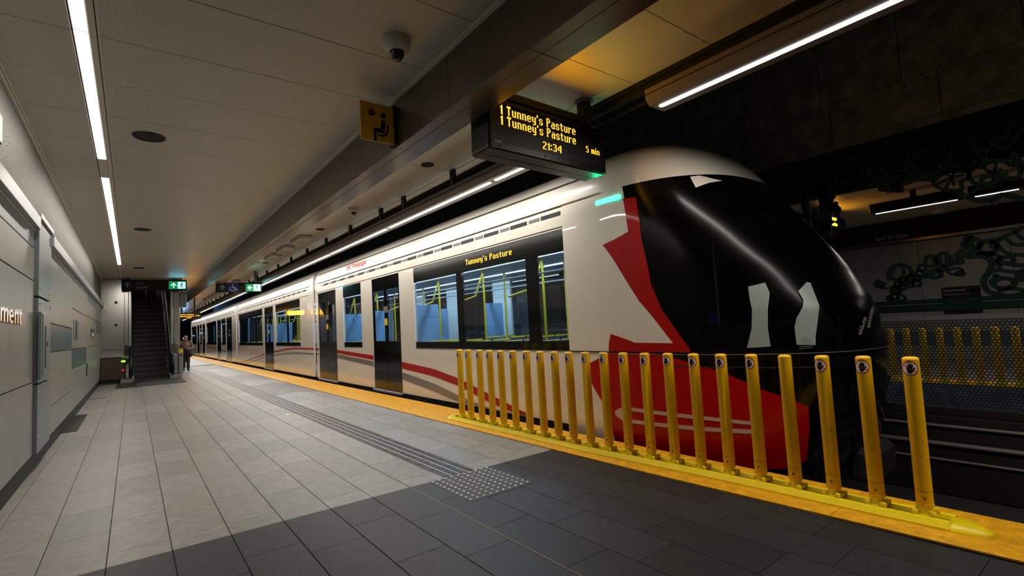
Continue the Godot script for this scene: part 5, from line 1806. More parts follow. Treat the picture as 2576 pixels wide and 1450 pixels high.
func speaker(lab: String, at: Vector3, r: float, group: String) -> void:
	var t := thing("ceiling_speaker", lab, "speaker", at, 0.0, group)
	var st := mb()
	lathe(st, [Vector2(r, 0), Vector2(r, -0.012), Vector2(0.9 * r, -0.016), Vector2(0.87 * r, -0.004)], 32)
	obj("rim", st, mat(Color(0.10, 0.085, 0.08), 0.5), t)
	st = mb()
	lathe(st, [Vector2(0.88 * r, -0.005), Vector2(0.5 * r, -0.012), Vector2(0, -0.014)], 32)
	obj("grille", st, mat(Color(0.05, 0.04, 0.04), 0.7), t)

func ceiling_fixtures() -> void:
	dome_camera("large white dome camera with dark lens on the ceiling beside the beam", Vector3(1.895, CEIL, -3.98), 0.125)
	dome_camera("small white dome camera on the ceiling between the beam and track lights", Vector3(3.72, CEIL, -10.2), 0.10)
	var t := thing("far_dome_camera", "white dome camera on the ceiling across the tracks beside the linear light", "camera", Vector3(18.0, 4.0, -3.62))
	var st := mb()
	lathe(st, [Vector2(0.16, 0), Vector2(0.16, -0.06), Vector2(0.1, -0.11), Vector2(0.08, -0.11)], 24)
	obj("housing", st, M.white, t)
	st = mb()
	lathe(st, [Vector2(0.09, -0.1), Vector2(0.08, -0.17), Vector2(0, -0.21)], 18)
	obj("dome", st, M.train_black, t)
	speaker("large dark round ceiling speaker, nearest of the row over the walkway", Vector3(0.17, CEIL, -7.6), 0.175, "speakers over the walkway")
	speaker("dark round ceiling speaker, middle one of the row over the walkway", Vector3(0.19, CEIL, -14.08), 0.165, "speakers over the walkway")
	speaker("dark round ceiling speaker just before the exit sign", Vector3(0.18, CEIL, -21.45), 0.165, "speakers over the walkway")
	speaker("round ceiling speaker beyond the beam, just past the information display", Vector3(3.76, CEIL, -6.95), 0.105, "speakers beyond the beam")
	speaker("round ceiling speaker beyond the beam, in front of the white vent boxes", Vector3(3.75, CEIL, -12.65), 0.105, "speakers beyond the beam")
	speaker("round ceiling speaker beyond the beam, behind the white vent boxes", Vector3(3.76, CEIL, -19.2), 0.105, "speakers beyond the beam")
	var vents := [[-14.0, "first"], [-15.75, "second"], [-17.4, "third"]]
	var proto: Node3D
	for v in vents:
		var lab := "white slotted vent box on the ceiling beyond the beam, %s of three" % v[1]
		if proto == null:
			proto = thing("vent_box", lab, "vent", Vector3(3.63, CEIL, v[0]), 0.0, "white vent boxes on the ceiling")
			obj("body", box(Vector3(-0.17, -0.12, -0.5), Vector3(0.17, 0.0, 0.5), 0.05), M.vent_white, proto)
			for i in 3:
				for k in 9:
					obj("slot", box(Vector3(-0.1 + 0.07 * i, -0.1215, -0.36 + 0.08 * k), Vector3(-0.07 + 0.07 * i, -0.1195, -0.31 + 0.08 * k)), M.dark, proto)
			for k in 8:
				obj("slot", box(Vector3(0.1695, -0.07, -0.36 + 0.09 * k), Vector3(0.1715, -0.05, -0.30 + 0.09 * k)), M.dark, proto)
		else:
			copy(proto, Vector3(3.63, CEIL, v[0]), lab)
	t = thing("access_hatch", "flat pale square hatch on the ceiling behind the vent boxes", "hatch", Vector3(3.5, CEIL, -19.6))
	obj("lid", box(Vector3(-0.15, -0.02, -0.5), Vector3(0.12, 0.0, 0.4), 0.006), M.vent_white, t)
	proto = null
	for i in 9:
		var lab := "small white ceiling box far beyond the hanging wheelchair sign, %s of the row" % nth(i)
		var at := Vector3(3.75, CEIL, -25.5 - 1.5 * i)
		if proto == null:
			proto = thing("small_ceiling_box", lab, "vent", at, 0.0, "row of small boxes on the distant ceiling")
			obj("body", box(Vector3(-0.13, -0.14, -0.3), Vector3(0.13, 0.0, 0.3), 0.04), M.vent_white, proto)
			obj("slot", box(Vector3(-0.08, -0.1425, -0.2), Vector3(0.08, -0.139, -0.1)), M.dark, proto)
		else:
			copy(proto, at, lab)
	proto = null
	for i in 4:
		var lab := "small tunnel lamp glowing far down the dark tunnel, %s in the line" % nth(i)
		var at := Vector3(4.12, 2.65 + 0.42 * i, -72.5 - 0.2 * i) if false else Vector3(5.2 + 0.85 * i, 1.75 + 0.27 * i, -74.0)
		if proto == null:
			proto = thing("tunnel_lamp", lab, "lamp", at, 0.0, "lamps at the tunnel end")
			obj("lens", box(Vector3(-0.22, -0.08, 0.0), Vector3(0.22, 0.08, 0.1), 0.04), glow(Color(0.8, 0.95, 1.0), 2.5), proto)
			obj("bracket", box(Vector3(-0.25, -0.1, -1.99), Vector3(0.25, 0.1, 0.0), 0.03), M.dark, proto)
			area(proto, Vector3(0, 0, 0.13), Vector2(0.4, 0.14), 6.0, Color(0.45, 0.7, 1.0), Vector3(0, 0, 1), Vector3.UP)
		else:
			copy(proto, at, lab)


# ---------------------------------------------------------------- on the floor
func build_flat(st: SurfaceTool, pts: Array, w: float, y: float) -> void:
	for i in pts.size() - 1:
		var a: Vector2 = pts[i]
		var b: Vector2 = pts[i + 1]
		var n := (b - a).normalized().orthogonal() * w / 2.0
		prism(st, [Vector3(a.x + n.x, y, a.y + n.y), Vector3(b.x + n.x, y, b.y + n.y), Vector3(b.x - n.x, y, b.y - n.y), Vector3(a.x - n.x, y, a.y - n.y)], Vector3(0, 0.0012, 0))

func floor_things() -> void:
	# guide bars
	var t := thing("guide_strip", "tactile guide strip of four rows of raised metal bars along the pale floor", "tactile strip", Vector3(2.64, 0, -12))
	var off := -t.position
	var unit := mb()
	for x in [-0.017, 0.017]:
		bx(unit, Vector3(x - 0.0085, 0, -0.143), Vector3(x + 0.0085, 0.0055, 0.143), 0.003)
	bx(unit, Vector3(-0.03, 0, -0.15), Vector3(0.03, 0.0018, 0.15), 0.001)
	unit.generate_normals()
	var um := unit.commit()
	var bar_mat := mat(Color(0.20, 0.17, 0.145), 0.35, 0.6)
	var rest := mb()
	for j in 95:
		var z := -4.63 - 0.308 * j
		for i in 4:
			var x := 2.502 + 0.0925 * i
			if j < 70:
				obj("guide_bar", um, bar_mat, t, Vector3(x, 0.0, z) + off)
			else:
				bx(rest, Vector3(x - 0.025, 0, z - 0.143), Vector3(x + 0.025, 0.005, z + 0.143))
	var far := obj("guide_bars_beyond", rest, bar_mat, t, off)
	far.set_meta("kind", "stuff")
	# stud plate
	t = thing("stud_plate", "dark square tactile plate with shiny studs where the dark floor begins", "tactile plate", Vector3(2.63, 0, -4.09))
	obj("plate", box(Vector3(-0.345, 0.0, -0.368), Vector3(0.345, 0.0025, 0.375), 0.001), mat(Color(0.16, 0.155, 0.16), 0.6), t)
	var stud := mb()
	lathe(stud, [Vector2(0.0135, 0), Vector2(0.0125, 0.0035), Vector2(0.009, 0.0055), Vector2(0, 0.006)], 12)
	stud.generate_normals()
	var sm := stud.commit()
	var shiny := mat(Color(0.75, 0.74, 0.72), 0.3, 0.8)
	for j in 10:
		for i in 10:
			obj("stud", sm, shiny, t, Vector3(-0.32 + 0.07 * i, 0.0025, -0.34 + 0.0745 * j))
	# brass joint
	t = thing("expansion_joint", "thin brown metal expansion joint running along the floor", "joint cover", Vector3(2.0855, 0, -12))
	obj("cover_strip", box(Vector3(-0.007, 0.0, -14), Vector3(0.007, 0.0018, 12.9), 0.0006), M.brass, t)
	# boarding marks
	for d in [[0.0, "nearer one"], [-5.3, "second one"], [-15.5, "farthest one"]]:
		t = thing("boarding_mark", "grey wavy boarding mark with yellow lines and white arrows on the platform, %s" % d[1], "floor marking", Vector3(3.33, 0.0, -15.6 + d[0]), 0.0, "boarding marks on the platform")
		off = Vector3(-3.33, 0, 15.6)
		var st := mb()
		prism(st, [Vector3(2.835, 0.0002, -13.7), Vector3(3.3, 0.0002, -13.95), Vector3(3.6, 0.0002, -13.75), Vector3(3.838, 0.0002, -13.4), Vector3(3.838, 0.0002, -17.0), Vector3(3.5, 0.0002, -17.3), Vector3(3.2, 0.0002, -17.1), Vector3(2.835, 0.0002, -17.15)], Vector3(0, 0.0012, 0))
		obj("sheet", st, mat(Color(0.30, 0.295, 0.30), 0.45), t, off)
		for l in [[2.84, -16.42, 3.1, -16.35, 3.33, -16.45, 3.6, -16.65, 3.82, -16.83], [2.85, -14.68, 3.1, -14.72, 3.34, -14.58, 3.6, -14.25, 3.82, -13.95]]:
			st = mb()
			build_flat(st, pv(l), 0.085, 0.0014)
			obj("yellow_line", st, mat(Color(0.80, 0.52, 0.10), 0.5), t, off)
		for l in [[3.05, -15.48, 3.68, -15.4], [3.12, -14.2, 3.55, -14.05], [3.12, -16.95, 3.55, -16.8]]:
			st = mb()
			build_flat(st, pv(l), 0.06, 0.0014)
			prism(st, [Vector3(l[0] - 0.12, 0.0014, l[1] - 0.02), Vector3(l[0] + 0.03, 0.0014, l[1] - 0.17), Vector3(l[0] + 0.03, 0.0014, l[1] + 0.14)], Vector3(0, 0.0012, 0))
			obj("white_arrow", st, mat(Color(0.55, 0.55, 0.55), 0.5), t, off)
	# grate, drain, scrap of paper
	t = thing("floor_grate", "dark rectangular grate in the floor along the foot of the wall", "grate", Vector3(-0.9, 0, -13.15))
	obj("frame", box(Vector3(-0.12, 0.0, -1.38), Vector3(0.12, 0.003, 1.35), 0.001), M.dark, t)
	for k in 9:
		obj("bar", box(Vector3(-0.11 + 0.0265 * k, 0.003, -1.35), Vector3(-0.103 + 0.0265 * k, 0.008, 1.32)), M.steel_dark, t)
	for k in 14:
		obj("cross_bar", box(Vector3(-0.115, 0.003, -1.33 + 0.2 * k), Vector3(0.115, 0.007, -1.32 + 0.2 * k)), M.steel_dark, t)
	t = thing("floor_drain", "narrow dark drain slot across the floor near the escalator", "drain", Vector3(-0.8, 0, -18.4))
	obj("slot", box(Vector3(-0.18, 0.0, -0.06), Vector3(0.2, 0.004, 0.06), 0.002), M.dark, t)
	obj("edge", box(Vector3(-0.19, 0.0, 0.06), Vector3(0.21, 0.005, 0.075), 0.001), M.steel_dark, t)
	t = thing("paper_scrap", "tiny white scrap of paper lying on the pale floor by the guide strip", "paper", Vector3(2.3, 0.0, -10.1), 0.4)
	var st := mb()
	prism(st, [Vector3(-0.03, 0.001, -0.02), Vector3(0.02, 0.02, -0.035), Vector3(0.05, 0.004, 0.02), Vector3(-0.02, 0.001, 0.03)], Vector3(0, 0.004, 0))
	obj("sheet", st, mat(Color(0.9, 0.9, 0.9), 0.7), t)


# ---------------------------------------------------------------- people
func hand_bones(w: Vector3, dir: Vector3, palm: Vector3, thumb: float) -> Array:
	# wrist, pointing direction, where the palm faces, which side the thumb is on
	var f := dir.normalized()
	var n := (palm - f * palm.dot(f)).normalized()
	var s := f.cross(n) * thumb
	var o := [[w, w + f * 0.075, 0.024, 0.03], [w + s * 0.02, w + f * 0.08 + s * 0.025, 0.018, 0.016], [w - s * 0.02, w + f * 0.075 - s * 0.028, 0.018, 0.015]]
	for k in 4:
		var a: Vector3 = w + f * 0.08 + s * (0.03 - 0.02 * k)
		var l: float = [0.037, 0.042, 0.039, 0.030][k]
		var b := a + (f * 0.9 + n * 0.45).normalized() * l
		var c := b + (f * 0.35 + n * 0.95).normalized() * l * 0.75
		var d := c + (n * 0.8 - f * 0.5).normalized() * l * 0.55
		o.append_array([[a, b, 0.0095, 0.0088], [b, c, 0.0088, 0.008], [c, d, 0.008, 0.007]])
	var t0 := w + f * 0.02 + s * 0.03
	o.append_array([[t0, t0 + (f * 0.5 + s * 0.7 + n * 0.3) * 0.045, 0.013, 0.0105], [t0 + (f * 0.5 + s * 0.7 + n * 0.3) * 0.045, t0 + (f * 0.9 + s * 0.75 + n * 0.6) * 0.06, 0.0105, 0.008]])
	return o

func figure(called: String, lab: String, at: Vector3, turn: float, j: Dictionary, tones: Dictionary) -> void:
	var t := thing(called, lab, "person", at, turn)
	var skin := mb()
	var B := [[j.pelvis, j.chest, 0.13, 0.14], [j.chest, j.neck, 0.12, 0.055], [j.neck, j.head, 0.052, 0.05],
		[j.sl, j.el, 0.05, 0.04], [j.el, j.wl, 0.04, 0.028], [j.sr, j.er, 0.05, 0.04], [j.er, j.wr, 0.04, 0.028], [j.chest, j.sl, 0.08, 0.055], [j.chest, j.sr, 0.08, 0.055],
		[j.hl, j.kl, 0.085, 0.055], [j.kl, j.al, 0.055, 0.036], [j.hr, j.kr, 0.085, 0.055], [j.kr, j.ar, 0.055, 0.036], [j.al, j.tl, 0.036, 0.03], [j.ar, j.tr, 0.036, 0.03]]
	blob(skin, B, 0.022, 0.05)
	# head: skull, jaw, nose, brow, ears, lips
	var h: Vector3 = j.head
	var f: Vector3 = j.look
	var s := Vector3.UP.cross(f).normalized()
	var u := Vector3.UP
	var H := [[h - f * 0.025 + u * 0.03, h + f * 0.02 + u * 0.03, 0.086, 0.08], [h + f * 0.03 - u * 0.03, h + f * 0.045 - u * 0.075, 0.062, 0.042],
		[h + f * 0.088 + u * 0.02, h + f * 0.108 - u * 0.02, 0.010, 0.016], [h + f * 0.08 + u * 0.035 - s * 0.04, h + f * 0.08 + u * 0.035 + s * 0.04, 0.016, 0.016],
		[h - s * 0.084 + u * 0.015, h - s * 0.088 - u * 0.02, 0.016, 0.012], [h + s * 0.084 + u * 0.015, h + s * 0.088 - u * 0.02, 0.016, 0.012],
		[h + f * 0.088 - u * 0.048 - s * 0.018, h + f * 0.088 - u * 0.048 + s * 0.018, 0.009, 0.009], [h - f * 0.02 - u * 0.05, j.neck, 0.055, 0.052]]
	blob(skin, H, 0.008, 0.02)
	blob(skin, hand_bones(j.wl, j.pl, j.nl, 1.0), 0.005, 0.008)
	blob(skin, hand_bones(j.wr, j.pr, j.nr, -1.0), 0.005, 0.008)
	obj("body", skin, mat(tones.skin, 0.5), t)
	for e in [-1.0, 1.0]:
		var st := mb()
		lathe(st, [Vector2(0, 0.013), Vector2(0.009, 0.009), Vector2(0.012, 0), Vector2(0.009, -0.009), Vector2(0, -0.013)], 10, Transform3D(Basis.IDENTITY, h + f * 0.084 + u * 0.012 + s * 0.032 * e))
		obj("eye", st, mat(Color(0.1, 0.08, 0.07), 0.2), t)
	var hair := mb()
	blob(hair, tones.hair_bones.call(h, f, u, s), 0.01, 0.02)
	obj("hair", hair, mat(tones.hair, 0.8), t)
	if tones.has("glasses"):
		var g := mb()
		for e in [-1.0, 1.0]:
			var c: Vector3 = h + f * 0.103 + u * 0.014 + s * 0.034 * e
			var p := []
			for k in 13:
				p.append(c + (s * cos(TAU * k / 12.0) + u * 0.75 * sin(TAU * k / 12.0)) * 0.026)
			tube(g, p, 0.003, 5)
			tube(g, [c + s * 0.026 * e, h + s * 0.088 * e + u * 0.02], 0.003, 5)
		obj("glasses", g, M.black, t)
	var coat := mb()
	blob(coat, [[j.pelvis - u * 0.06, j.chest, 0.165, 0.17], [j.chest, j.neck - u * 0.05, 0.16, 0.085], [j.chest, j.sl, 0.09, 0.07], [j.chest, j.sr, 0.09, 0.07],
		[j.sl, j.el, 0.068, 0.058], [j.el, j.wl.lerp(j.el, 0.12), 0.066, 0.048], [j.sr, j.er, 0.068, 0.058], [j.er, j.wr.lerp(j.er, 0.12), 0.066, 0.048],
		[j.neck - s * 0.05 - f * 0.03, j.neck + s * 0.05 - f * 0.03, 0.05, 0.05]], 0.02, 0.05)
	obj("jacket", coat, mat(tones.coat, 0.85), t)
	var tr := mb()
	blob(tr, [[j.pelvis, j.pelvis - u * 0.05, 0.15, 0.15], [j.hl, j.kl, 0.108, 0.08], [j.kl, j.al, 0.08, 0.066], [j.hr, j.kr, 0.108, 0.08], [j.kr, j.ar, 0.08, 0.066]], 0.02, 0.05)
	obj("trousers", tr, tones.trousers, t)
	for q in [[j.al, j.tl], [j.ar, j.tr]]:
		var sh := mb()
		var d: Vector3 = q[1] - q[0]
		d.y = 0.0
		d = d.normalized()
		blob(sh, [[q[0] - d * 0.04 - u * 0.02, q[0] + u * 0.06, 0.05, 0.052], [q[0] - d * 0.045 - u * 0.035, q[1] + d * 0.02, 0.045, 0.04]], 0.014, 0.03)
		obj("shoe", sh, mat(tones.shoe, 0.5), t)

func build_people() -> void:
	var camo := grained(mat(Color(0.30, 0.28, 0.21), 0.9), noise(0.05, Color(0.35, 0.33, 0.28), Color(1, 0.95, 0.85), 256, 2, 77), Vector3(2.5, 2.5, 2.5), false)
	var j := {"pelvis": Vector3(0, 0.95, 0), "chest": Vector3(0, 1.27, 0.01), "neck": Vector3(0, 1.47, 0.0), "head": Vector3(0, 1.62, 0.03), "look": Vector3(0.1, -0.1, 1).normalized(),
		"sl": Vector3(0.20, 1.40, 0.0), "el": Vector3(0.31, 1.14, 0.02), "wl": Vector3(0.15, 1.06, 0.25), "sr": Vector3(-0.20, 1.40, 0.0), "er": Vector3(-0.31, 1.15, 0.04), "wr": Vector3(-0.12, 1.10, 0.26),
		"hl": Vector3(0.09, 0.9, 0), "kl": Vector3(0.095, 0.5, 0.08), "al": Vector3(0.10, 0.10, 0.06), "tl": Vector3(0.12, 0.04, 0.22), "hr": Vector3(-0.09, 0.9, 0), "kr": Vector3(-0.08, 0.49, 0.03), "ar": Vector3(-0.07, 0.16, -0.24), "tr": Vector3(-0.07, 0.045, -0.10),
		"pl": Vector3(-0.8, -0.3, 0.3), "nl": Vector3(-0.2, 0.3, -1), "pr": Vector3(0.8, -0.2, 0.3), "nr": Vector3(0.2, 0.3, -1)}
	figure("person", "bald person in tan jacket and camouflage trousers holding a black bag beside the escalator", Vector3(2.1, 0.0, -29.6), -0.05, j,
		{"skin": Color(0.60, 0.40, 0.32), "hair": Color(0.42, 0.39, 0.36), "coat": Color(0.42, 0.345, 0.255), "trousers": camo, "shoe": Color(0.06, 0.055, 0.05), "glasses": true,
		"hair_bones": func(h, f, u, s): return [[h + f * 0.055 - u * 0.085 - s * 0.03, h + f * 0.055 - u * 0.085 + s * 0.03, 0.042, 0.042], [h + f * 0.02 - u * 0.06 - s * 0.06, h + f * 0.05 - u * 0.09, 0.025, 0.03], [h + f * 0.02 - u * 0.06 + s * 0.06, h + f * 0.05 - u * 0.09, 0.025, 0.03]]})
	var t := thing("bag", "black soft bag held in front by the person in the tan jacket", "bag", Vector3(2.12, 0.74, -29.24))
	var st := mb()
	blob(st, [[Vector3(-0.1, 0.33, 0.0), Vector3(0.08, 0.2, 0.02), 0.06, 0.09], [Vector3(0.06, 0.22, 0.02), Vector3(0.10, 0.05, 0.02), 0.10, 0.13], [Vector3(-0.02, 0.1, 0.0), Vector3(0.16, 0.06, 0.02), 0.09, 0.1]], 0.018, 0.05)
	obj("body", st, M.matt_black, t)
	st = mb()
	tube(st, [Vector3(-0.14, 0.34, 0.0), Vector3(-0.2, 0.5, -0.1), Vector3(-0.1, 0.66, -0.24), Vector3(0.05, 0.72, -0.28)], 0.014, 6)
	obj("strap", st, M.matt_black, t)
	var k := {"pelvis": Vector3(0, 0.95, 0), "chest": Vector3(0, 1.27, 0.0), "neck": Vector3(0, 1.47, 0.0), "head": Vector3(0, 1.62, 0.03), "look": Vector3(0, -0.05, 1).normalized(),
		"sl": Vector3(0.19, 1.40, 0.0), "el": Vector3(0.24, 1.12, -0.03), "wl": Vector3(0.22, 0.88, 0.06), "sr": Vector3(-0.19, 1.40, 0.0), "er": Vector3(-0.25, 1.13, 0.0), "wr": Vector3(-0.24, 0.88, 0.08),
		"hl": Vector3(0.09, 0.9, 0), "kl": Vector3(0.10, 0.5, 0.02), "al": Vector3(0.12, 0.09, 0.0), "tl": Vector3(0.14, 0.04, 0.15), "hr": Vector3(-0.09, 0.9, 0), "kr": Vector3(-0.11, 0.5, 0.06), "ar": Vector3(-0.14, 0.09, 0.02), "tr": Vector3(-0.16, 0.04, 0.17),
		"pl": Vector3(0, -1, 0.1), "nl": Vector3(-1, 0, 0), "pr": Vector3(0, -1, 0.1), "nr": Vector3(1, 0, 0)}
	figure("person", "person in dark red trousers standing on the escalator, head hidden behind the exit sign", Vector3(0.72, 3.263, -29.79), 0.0, k,
		{"skin": Color(0.55, 0.38, 0.30), "hair": Color(0.06, 0.045, 0.04), "coat": Color(0.05, 0.045, 0.05), "trousers": mat(Color(0.27, 0.03, 0.07), 0.85), "shoe": Color(0.04, 0.035, 0.035),
		"hair_bones": func(h, f, u, s): return [[h - f * 0.03 + u * 0.05, h + f * 0.02 + u * 0.07, 0.09, 0.075], [h - f * 0.05, h - f * 0.05 - u * 0.06, 0.08, 0.06]]})
	t = thing("shoulder_bag", "dark bag hanging at the side of the person on the escalator", "bag", Vector3(0.24, 4.0, -29.74))
	obj("body", box(Vector3(-0.12, 0.0, -0.08), Vector3(0.12, 0.3, 0.08), 0.04), M.black, t)
	obj("strap", box(Vector3(-0.02, 0.3, -0.01), Vector3(0.02, 0.75, 0.01), 0.004), M.black, t)

const VINES := """
0.075;-3.29,3.57 -3.34,3.42 -3.33,3.32 -3.25,3.21 -3.20,3.14
0.085;-3.22,3.22 -3.20,3.00 -3.20,2.83 -3.21,2.58
0.130;-2.91,3.59 -2.96,3.43 -2.96,3.27 -2.91,3.13
0.130;-2.98,3.34 -2.95,3.18 -2.93,2.99 -2.96,2.73 -2.97,2.51
0.050;-3.59,3.06 -3.38,2.96 -3.23,2.89 -3.03,2.82
0.035;-3.47,2.93 -3.33,2.90 -3.23,2.88
0.040;-2.88,3.39 -2.84,3.28 -2.82,3.19 -2.81,3.12 -2.84,3.07
0.040;-2.90,3.15 -2.85,3.07 -2.87,2.97 -2.90,2.91
0.025;-3.17,2.80 -3.17,2.66 -3.16,2.49 -3.13,2.35
0.035;-2.85,2.92 -2.78,3.01
0.035;-2.85,2.92 -2.76,2.94
0.035;-2.85,2.92 -2.74,2.90
0.035;-2.85,2.92 -2.75,2.86
0.035;-2.85,2.92 -2.78,2.81
0.040;-2.74,2.69 -2.72,2.75
0.040;-2.74,2.69 -2.70,2.68
0.040;-2.74,2.69 -2.71,2.62
0.040;-2.74,2.69 -2.76,2.73
0.040;-2.74,2.69 -2.78,2.77
0.040;-2.74,2.69 -2.81,2.72
0.050;-2.96,2.67 -3.05,2.58
0.050;-2.96,2.67 -3.10,2.48
0.050;-2.96,2.67 -2.91,2.61
0.050;-2.96,2.67 -3.00,2.63
0.050;-2.96,2.67 -2.86,2.75
0.050;-2.96,2.67 -3.03,2.74
0.035;-2.85,3.40 -2.74,3.35 -2.60,3.33 -2.44,3.25 -2.31,3.20 -2.22,3.17
0.030;-2.34,3.38 -2.37,3.31 -2.35,3.24
0.030;-2.29,3.37 -2.28,3.29 -2.31,3.22
0.050;-2.03,3.23 -2.04,3.12
0.030;-2.32,3.13 -2.20,3.09
0.050;-2.07,3.12 -1.95,3.08 -1.84,3.10 -1.66,3.05
0.040;-2.02,3.22 -1.83,3.17 -1.65,3.10 -1.55,3.12 -1.34,3.08 -1.24,3.10
0.022;-1.87,3.54 -1.89,3.47 -1.89,3.39
0.022;-1.84,3.53 -1.83,3.45 -1.87,3.38
0.050;-1.87,3.38 -1.85,3.28 -1.81,3.19
0.055;-1.49,3.40 -1.51,3.22 -1.44,3.13
0.018;-1.56,3.40 -1.79,3.51
0.018;-1.56,3.40 -1.77,3.47
0.018;-1.56,3.40 -1.75,3.43
0.018;-1.56,3.40 -1.71,3.41
0.018;-1.56,3.40 -1.64,3.47
0.018;-1.49,3.38 -1.58,3.52
0.018;-1.49,3.38 -1.54,3.51
0.018;-1.49,3.38 -1.49,3.53
0.018;-1.49,3.38 -1.44,3.54
0.018;-1.49,3.38 -1.40,3.51
0.018;-1.49,3.38 -1.42,3.45
0.018;-1.49,3.38 -1.45,3.39
0.032;-1.35,3.53 -1.29,3.37 -1.19,3.29
0.032;-1.27,3.54 -1.19,3.39 -1.14,3.32
0.032;-1.14,3.52 -1.11,3.41 -1.13,3.32
0.032;-0.90,3.53 -0.97,3.40 -1.07,3.32 -1.13,3.30
0.032;-0.85,3.52 -0.81,3.45 -0.88,3.37 -0.96,3.26 -1.05,3.26
0.032;-1.06,3.44 -1.11,3.37 -1.14,3.31
0.032;-1.17,3.46 -1.17,3.38 -1.14,3.31
0.032;-1.26,3.42 -1.19,3.37 -1.14,3.31
0.060;-1.13,3.32 -1.16,3.26 -1.23,3.22 -1.24,3.10
0.030;-1.26,3.26 -1.24,3.19
0.030;-1.21,3.13 -1.21,3.20 -1.16,3.21 -1.18,3.16
0.035;-1.65,3.05 -1.56,3.10 -1.44,3.12 -1.33,3.06 -1.33,2.98 -1.40,2.95 -1.41,2.85 -1.57,2.89 -1.66,2.98 -1.65,3.05
0.022;-1.48,3.03 -1.56,3.10
0.022;-1.48,3.03 -1.44,3.11
0.022;-1.48,3.03 -1.36,3.03
0.022;-1.48,3.03 -1.63,2.99
0.022;-1.48,3.03 -1.56,2.90
0.022;-1.48,3.03 -1.47,2.92
0.038;-1.26,3.10 -1.18,3.08 -1.16,3.12 -1.02,3.11 -0.96,3.04 -0.90,3.02 -0.88,2.93 -0.91,2.87 -1.04,2.89 -1.12,2.86 -1.26,2.88 -1.32,2.97 -1.31,3.05 -1.26,3.10
0.024;-1.11,2.93 -1.18,3.06
0.024;-1.11,2.93 -1.22,2.98
0.024;-1.11,2.93 -1.08,3.03
0.024;-1.11,2.93 -1.13,3.02
0.024;-1.11,2.93 -1.03,3.01
0.024;-1.11,2.93 -0.98,2.94
0.024;-1.11,2.93 -1.07,3.09
0.045;-1.45,2.83 -1.31,2.70 -1.22,2.67 -1.12,2.67 -1.06,2.70 -0.97,2.66 -0.88,2.60
0.030;-1.35,2.77 -1.27,2.82 -1.17,2.84 -1.11,2.80
0.030;-1.16,2.65 -1.13,2.58
0.035;-0.94,3.17 -0.90,3.14 -0.86,3.01 -0.85,2.93
0.030;-0.93,3.13 -0.92,3.05
0.022;-1.61,3.18 -1.65,3.25
0.022;-1.61,3.18 -1.60,3.25
0.022;-1.61,3.18 -1.58,3.24
0.022;-1.61,3.18 -1.68,3.20
0.022;-1.61,3.18 -1.55,3.16
0.022;-1.61,3.18 -1.64,3.15
0.040;-2.20,1.59 -2.16,1.69 -2.07,1.76 -1.94,1.79 -1.82,1.82 -1.69,1.90 -1.56,1.95 -1.47,2.02 -1.31,1.99 -1.22,1.95
0.030;-2.08,1.98 -2.08,1.89 -2.10,1.80
0.030;-2.01,1.95 -1.99,1.85
0.018;-1.77,2.06 -1.75,1.95
0.018;-1.68,2.08 -1.68,1.93
0.018;-1.63,2.07 -1.63,1.93
0.030;-1.45,2.11 -1.50,2.08 -1.55,2.03
0.040;-1.32,2.19 -1.24,2.17 -1.18,2.18 -1.12,2.16
0.035;-1.13,2.17 -1.06,2.21 -0.98,2.25 -0.91,2.30
0.035;-1.07,2.18 -1.01,2.10 -0.92,2.08
0.035;-0.98,2.25 -0.95,2.17 -0.92,2.14
0.035;-1.14,2.11 -1.10,2.03 -1.03,1.98 -0.94,1.96
0.045;-1.22,1.95 -1.23,1.84 -1.31,1.69 -1.27,1.56 -1.20,1.53
0.040;-1.22,1.95 -1.14,1.91 -1.04,1.86 -0.95,1.84
0.035;-1.23,1.81 -1.13,1.80 -1.02,1.77 -0.95,1.79
0.040;-1.22,1.76 -1.17,1.73 -1.24,1.68 -1.20,1.61
0.040;-1.05,1.62 -1.03,1.67 -0.95,1.77
0.080;-2.41,1.80 -2.31,1.73
0.030;-2.42,1.74 -2.33,1.70 -2.27,1.69
"""
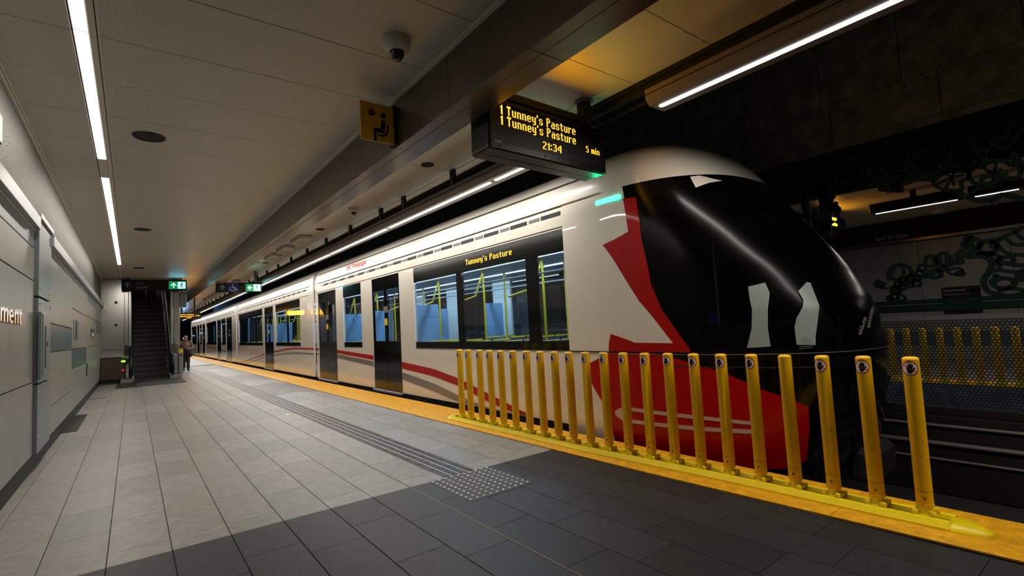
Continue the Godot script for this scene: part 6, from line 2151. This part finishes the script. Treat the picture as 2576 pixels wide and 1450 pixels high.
const LOOPS := """
0.025 -3.210 3.390 0.060 0.090
0.020 -3.090 3.500 0.040 0.050
0.020 -3.440 3.530 0.060 0.060
0.020 -3.340 3.500 0.040 0.070
0.020 -2.810 3.420 0.030 0.040
0.020 -2.810 3.360 0.030 0.040
0.020 -2.740 3.400 0.040 0.040
0.020 -2.740 3.320 0.040 0.030
0.020 -2.670 3.360 0.030 0.040
0.020 -2.680 3.310 0.040 0.040
0.020 -2.620 3.350 0.040 0.030
0.020 -2.610 3.270 0.030 0.040
0.020 -2.550 3.310 0.030 0.040
0.020 -2.550 3.260 0.030 0.030
0.020 -2.480 3.290 0.030 0.030
0.020 -2.490 3.230 0.020 0.030
0.020 -2.430 3.260 0.040 0.040
0.020 -2.430 3.190 0.040 0.020
0.020 -2.370 3.220 0.040 0.040
0.020 -2.380 3.170 0.040 0.040
0.022 -2.210 3.160 0.040 0.050
0.022 -2.220 3.070 0.030 0.030
0.022 -2.140 3.100 0.040 0.030
0.022 -2.140 3.040 0.040 0.030
0.022 -2.060 3.080 0.030 0.050
0.022 -2.080 3.030 0.040 0.030
0.022 -2.010 3.100 0.040 0.030
0.022 -2.020 3.020 0.030 0.040
0.030 -2.360 3.310 0.100 0.090
0.022 -2.210 3.250 0.050 0.050
0.030 -2.030 3.170 0.060 0.060
0.025 -1.880 3.460 0.080 0.080
0.022 -2.000 3.170 0.050 0.050
0.022 -1.900 3.220 0.060 0.060
0.020 -2.050 3.030 0.040 0.040
0.030 -1.590 3.420 0.060 0.070
0.030 -1.150 2.910 0.070 0.050
0.022 -2.200 1.660 0.040 0.050
0.022 -2.210 1.570 0.040 0.040
0.022 -2.150 1.730 0.040 0.040
0.022 -2.170 1.660 0.040 0.050
0.022 -2.090 1.790 0.040 0.050
0.022 -2.110 1.690 0.040 0.030
0.022 -2.010 1.800 0.040 0.040
0.022 -2.020 1.710 0.030 0.030
0.022 -1.940 1.800 0.030 0.040
0.022 -1.950 1.730 0.040 0.040
0.022 -2.260 1.550 0.030 0.030
0.022 -2.130 1.550 0.040 0.040
0.035 -2.110 1.890 0.120 0.110
0.020 -1.880 1.920 0.040 0.040
0.020 -1.910 1.860 0.040 0.040
0.030 -1.780 2.000 0.060 0.070
0.030 -1.650 2.010 0.070 0.080
0.022 -1.670 1.890 0.050 0.030
0.022 -1.550 1.840 0.070 0.040
0.030 -1.760 1.830 0.070 0.050
0.022 -1.510 1.960 0.040 0.030
0.020 -1.510 1.810 0.040 0.030
0.040 -1.370 2.160 0.080 0.060
0.025 -1.390 2.160 0.030 0.020
0.025 -1.410 2.240 0.020 0.020
0.020 -1.370 2.250 0.020 0.020
0.030 -1.230 2.090 0.080 0.080
0.025 -1.400 2.030 0.080 0.030
0.030 -1.170 2.120 0.030 0.040
0.030 -1.250 2.020 0.060 0.020
0.035 -1.130 1.650 0.090 0.060
0.030 -1.080 1.540 0.110 0.040
0.030 -1.190 1.850 0.040 0.040
0.030 -1.090 1.920 0.070 0.040
0.030 -1.190 1.960 0.050 0.040
0.030 -0.980 1.710 0.040 0.040
"""
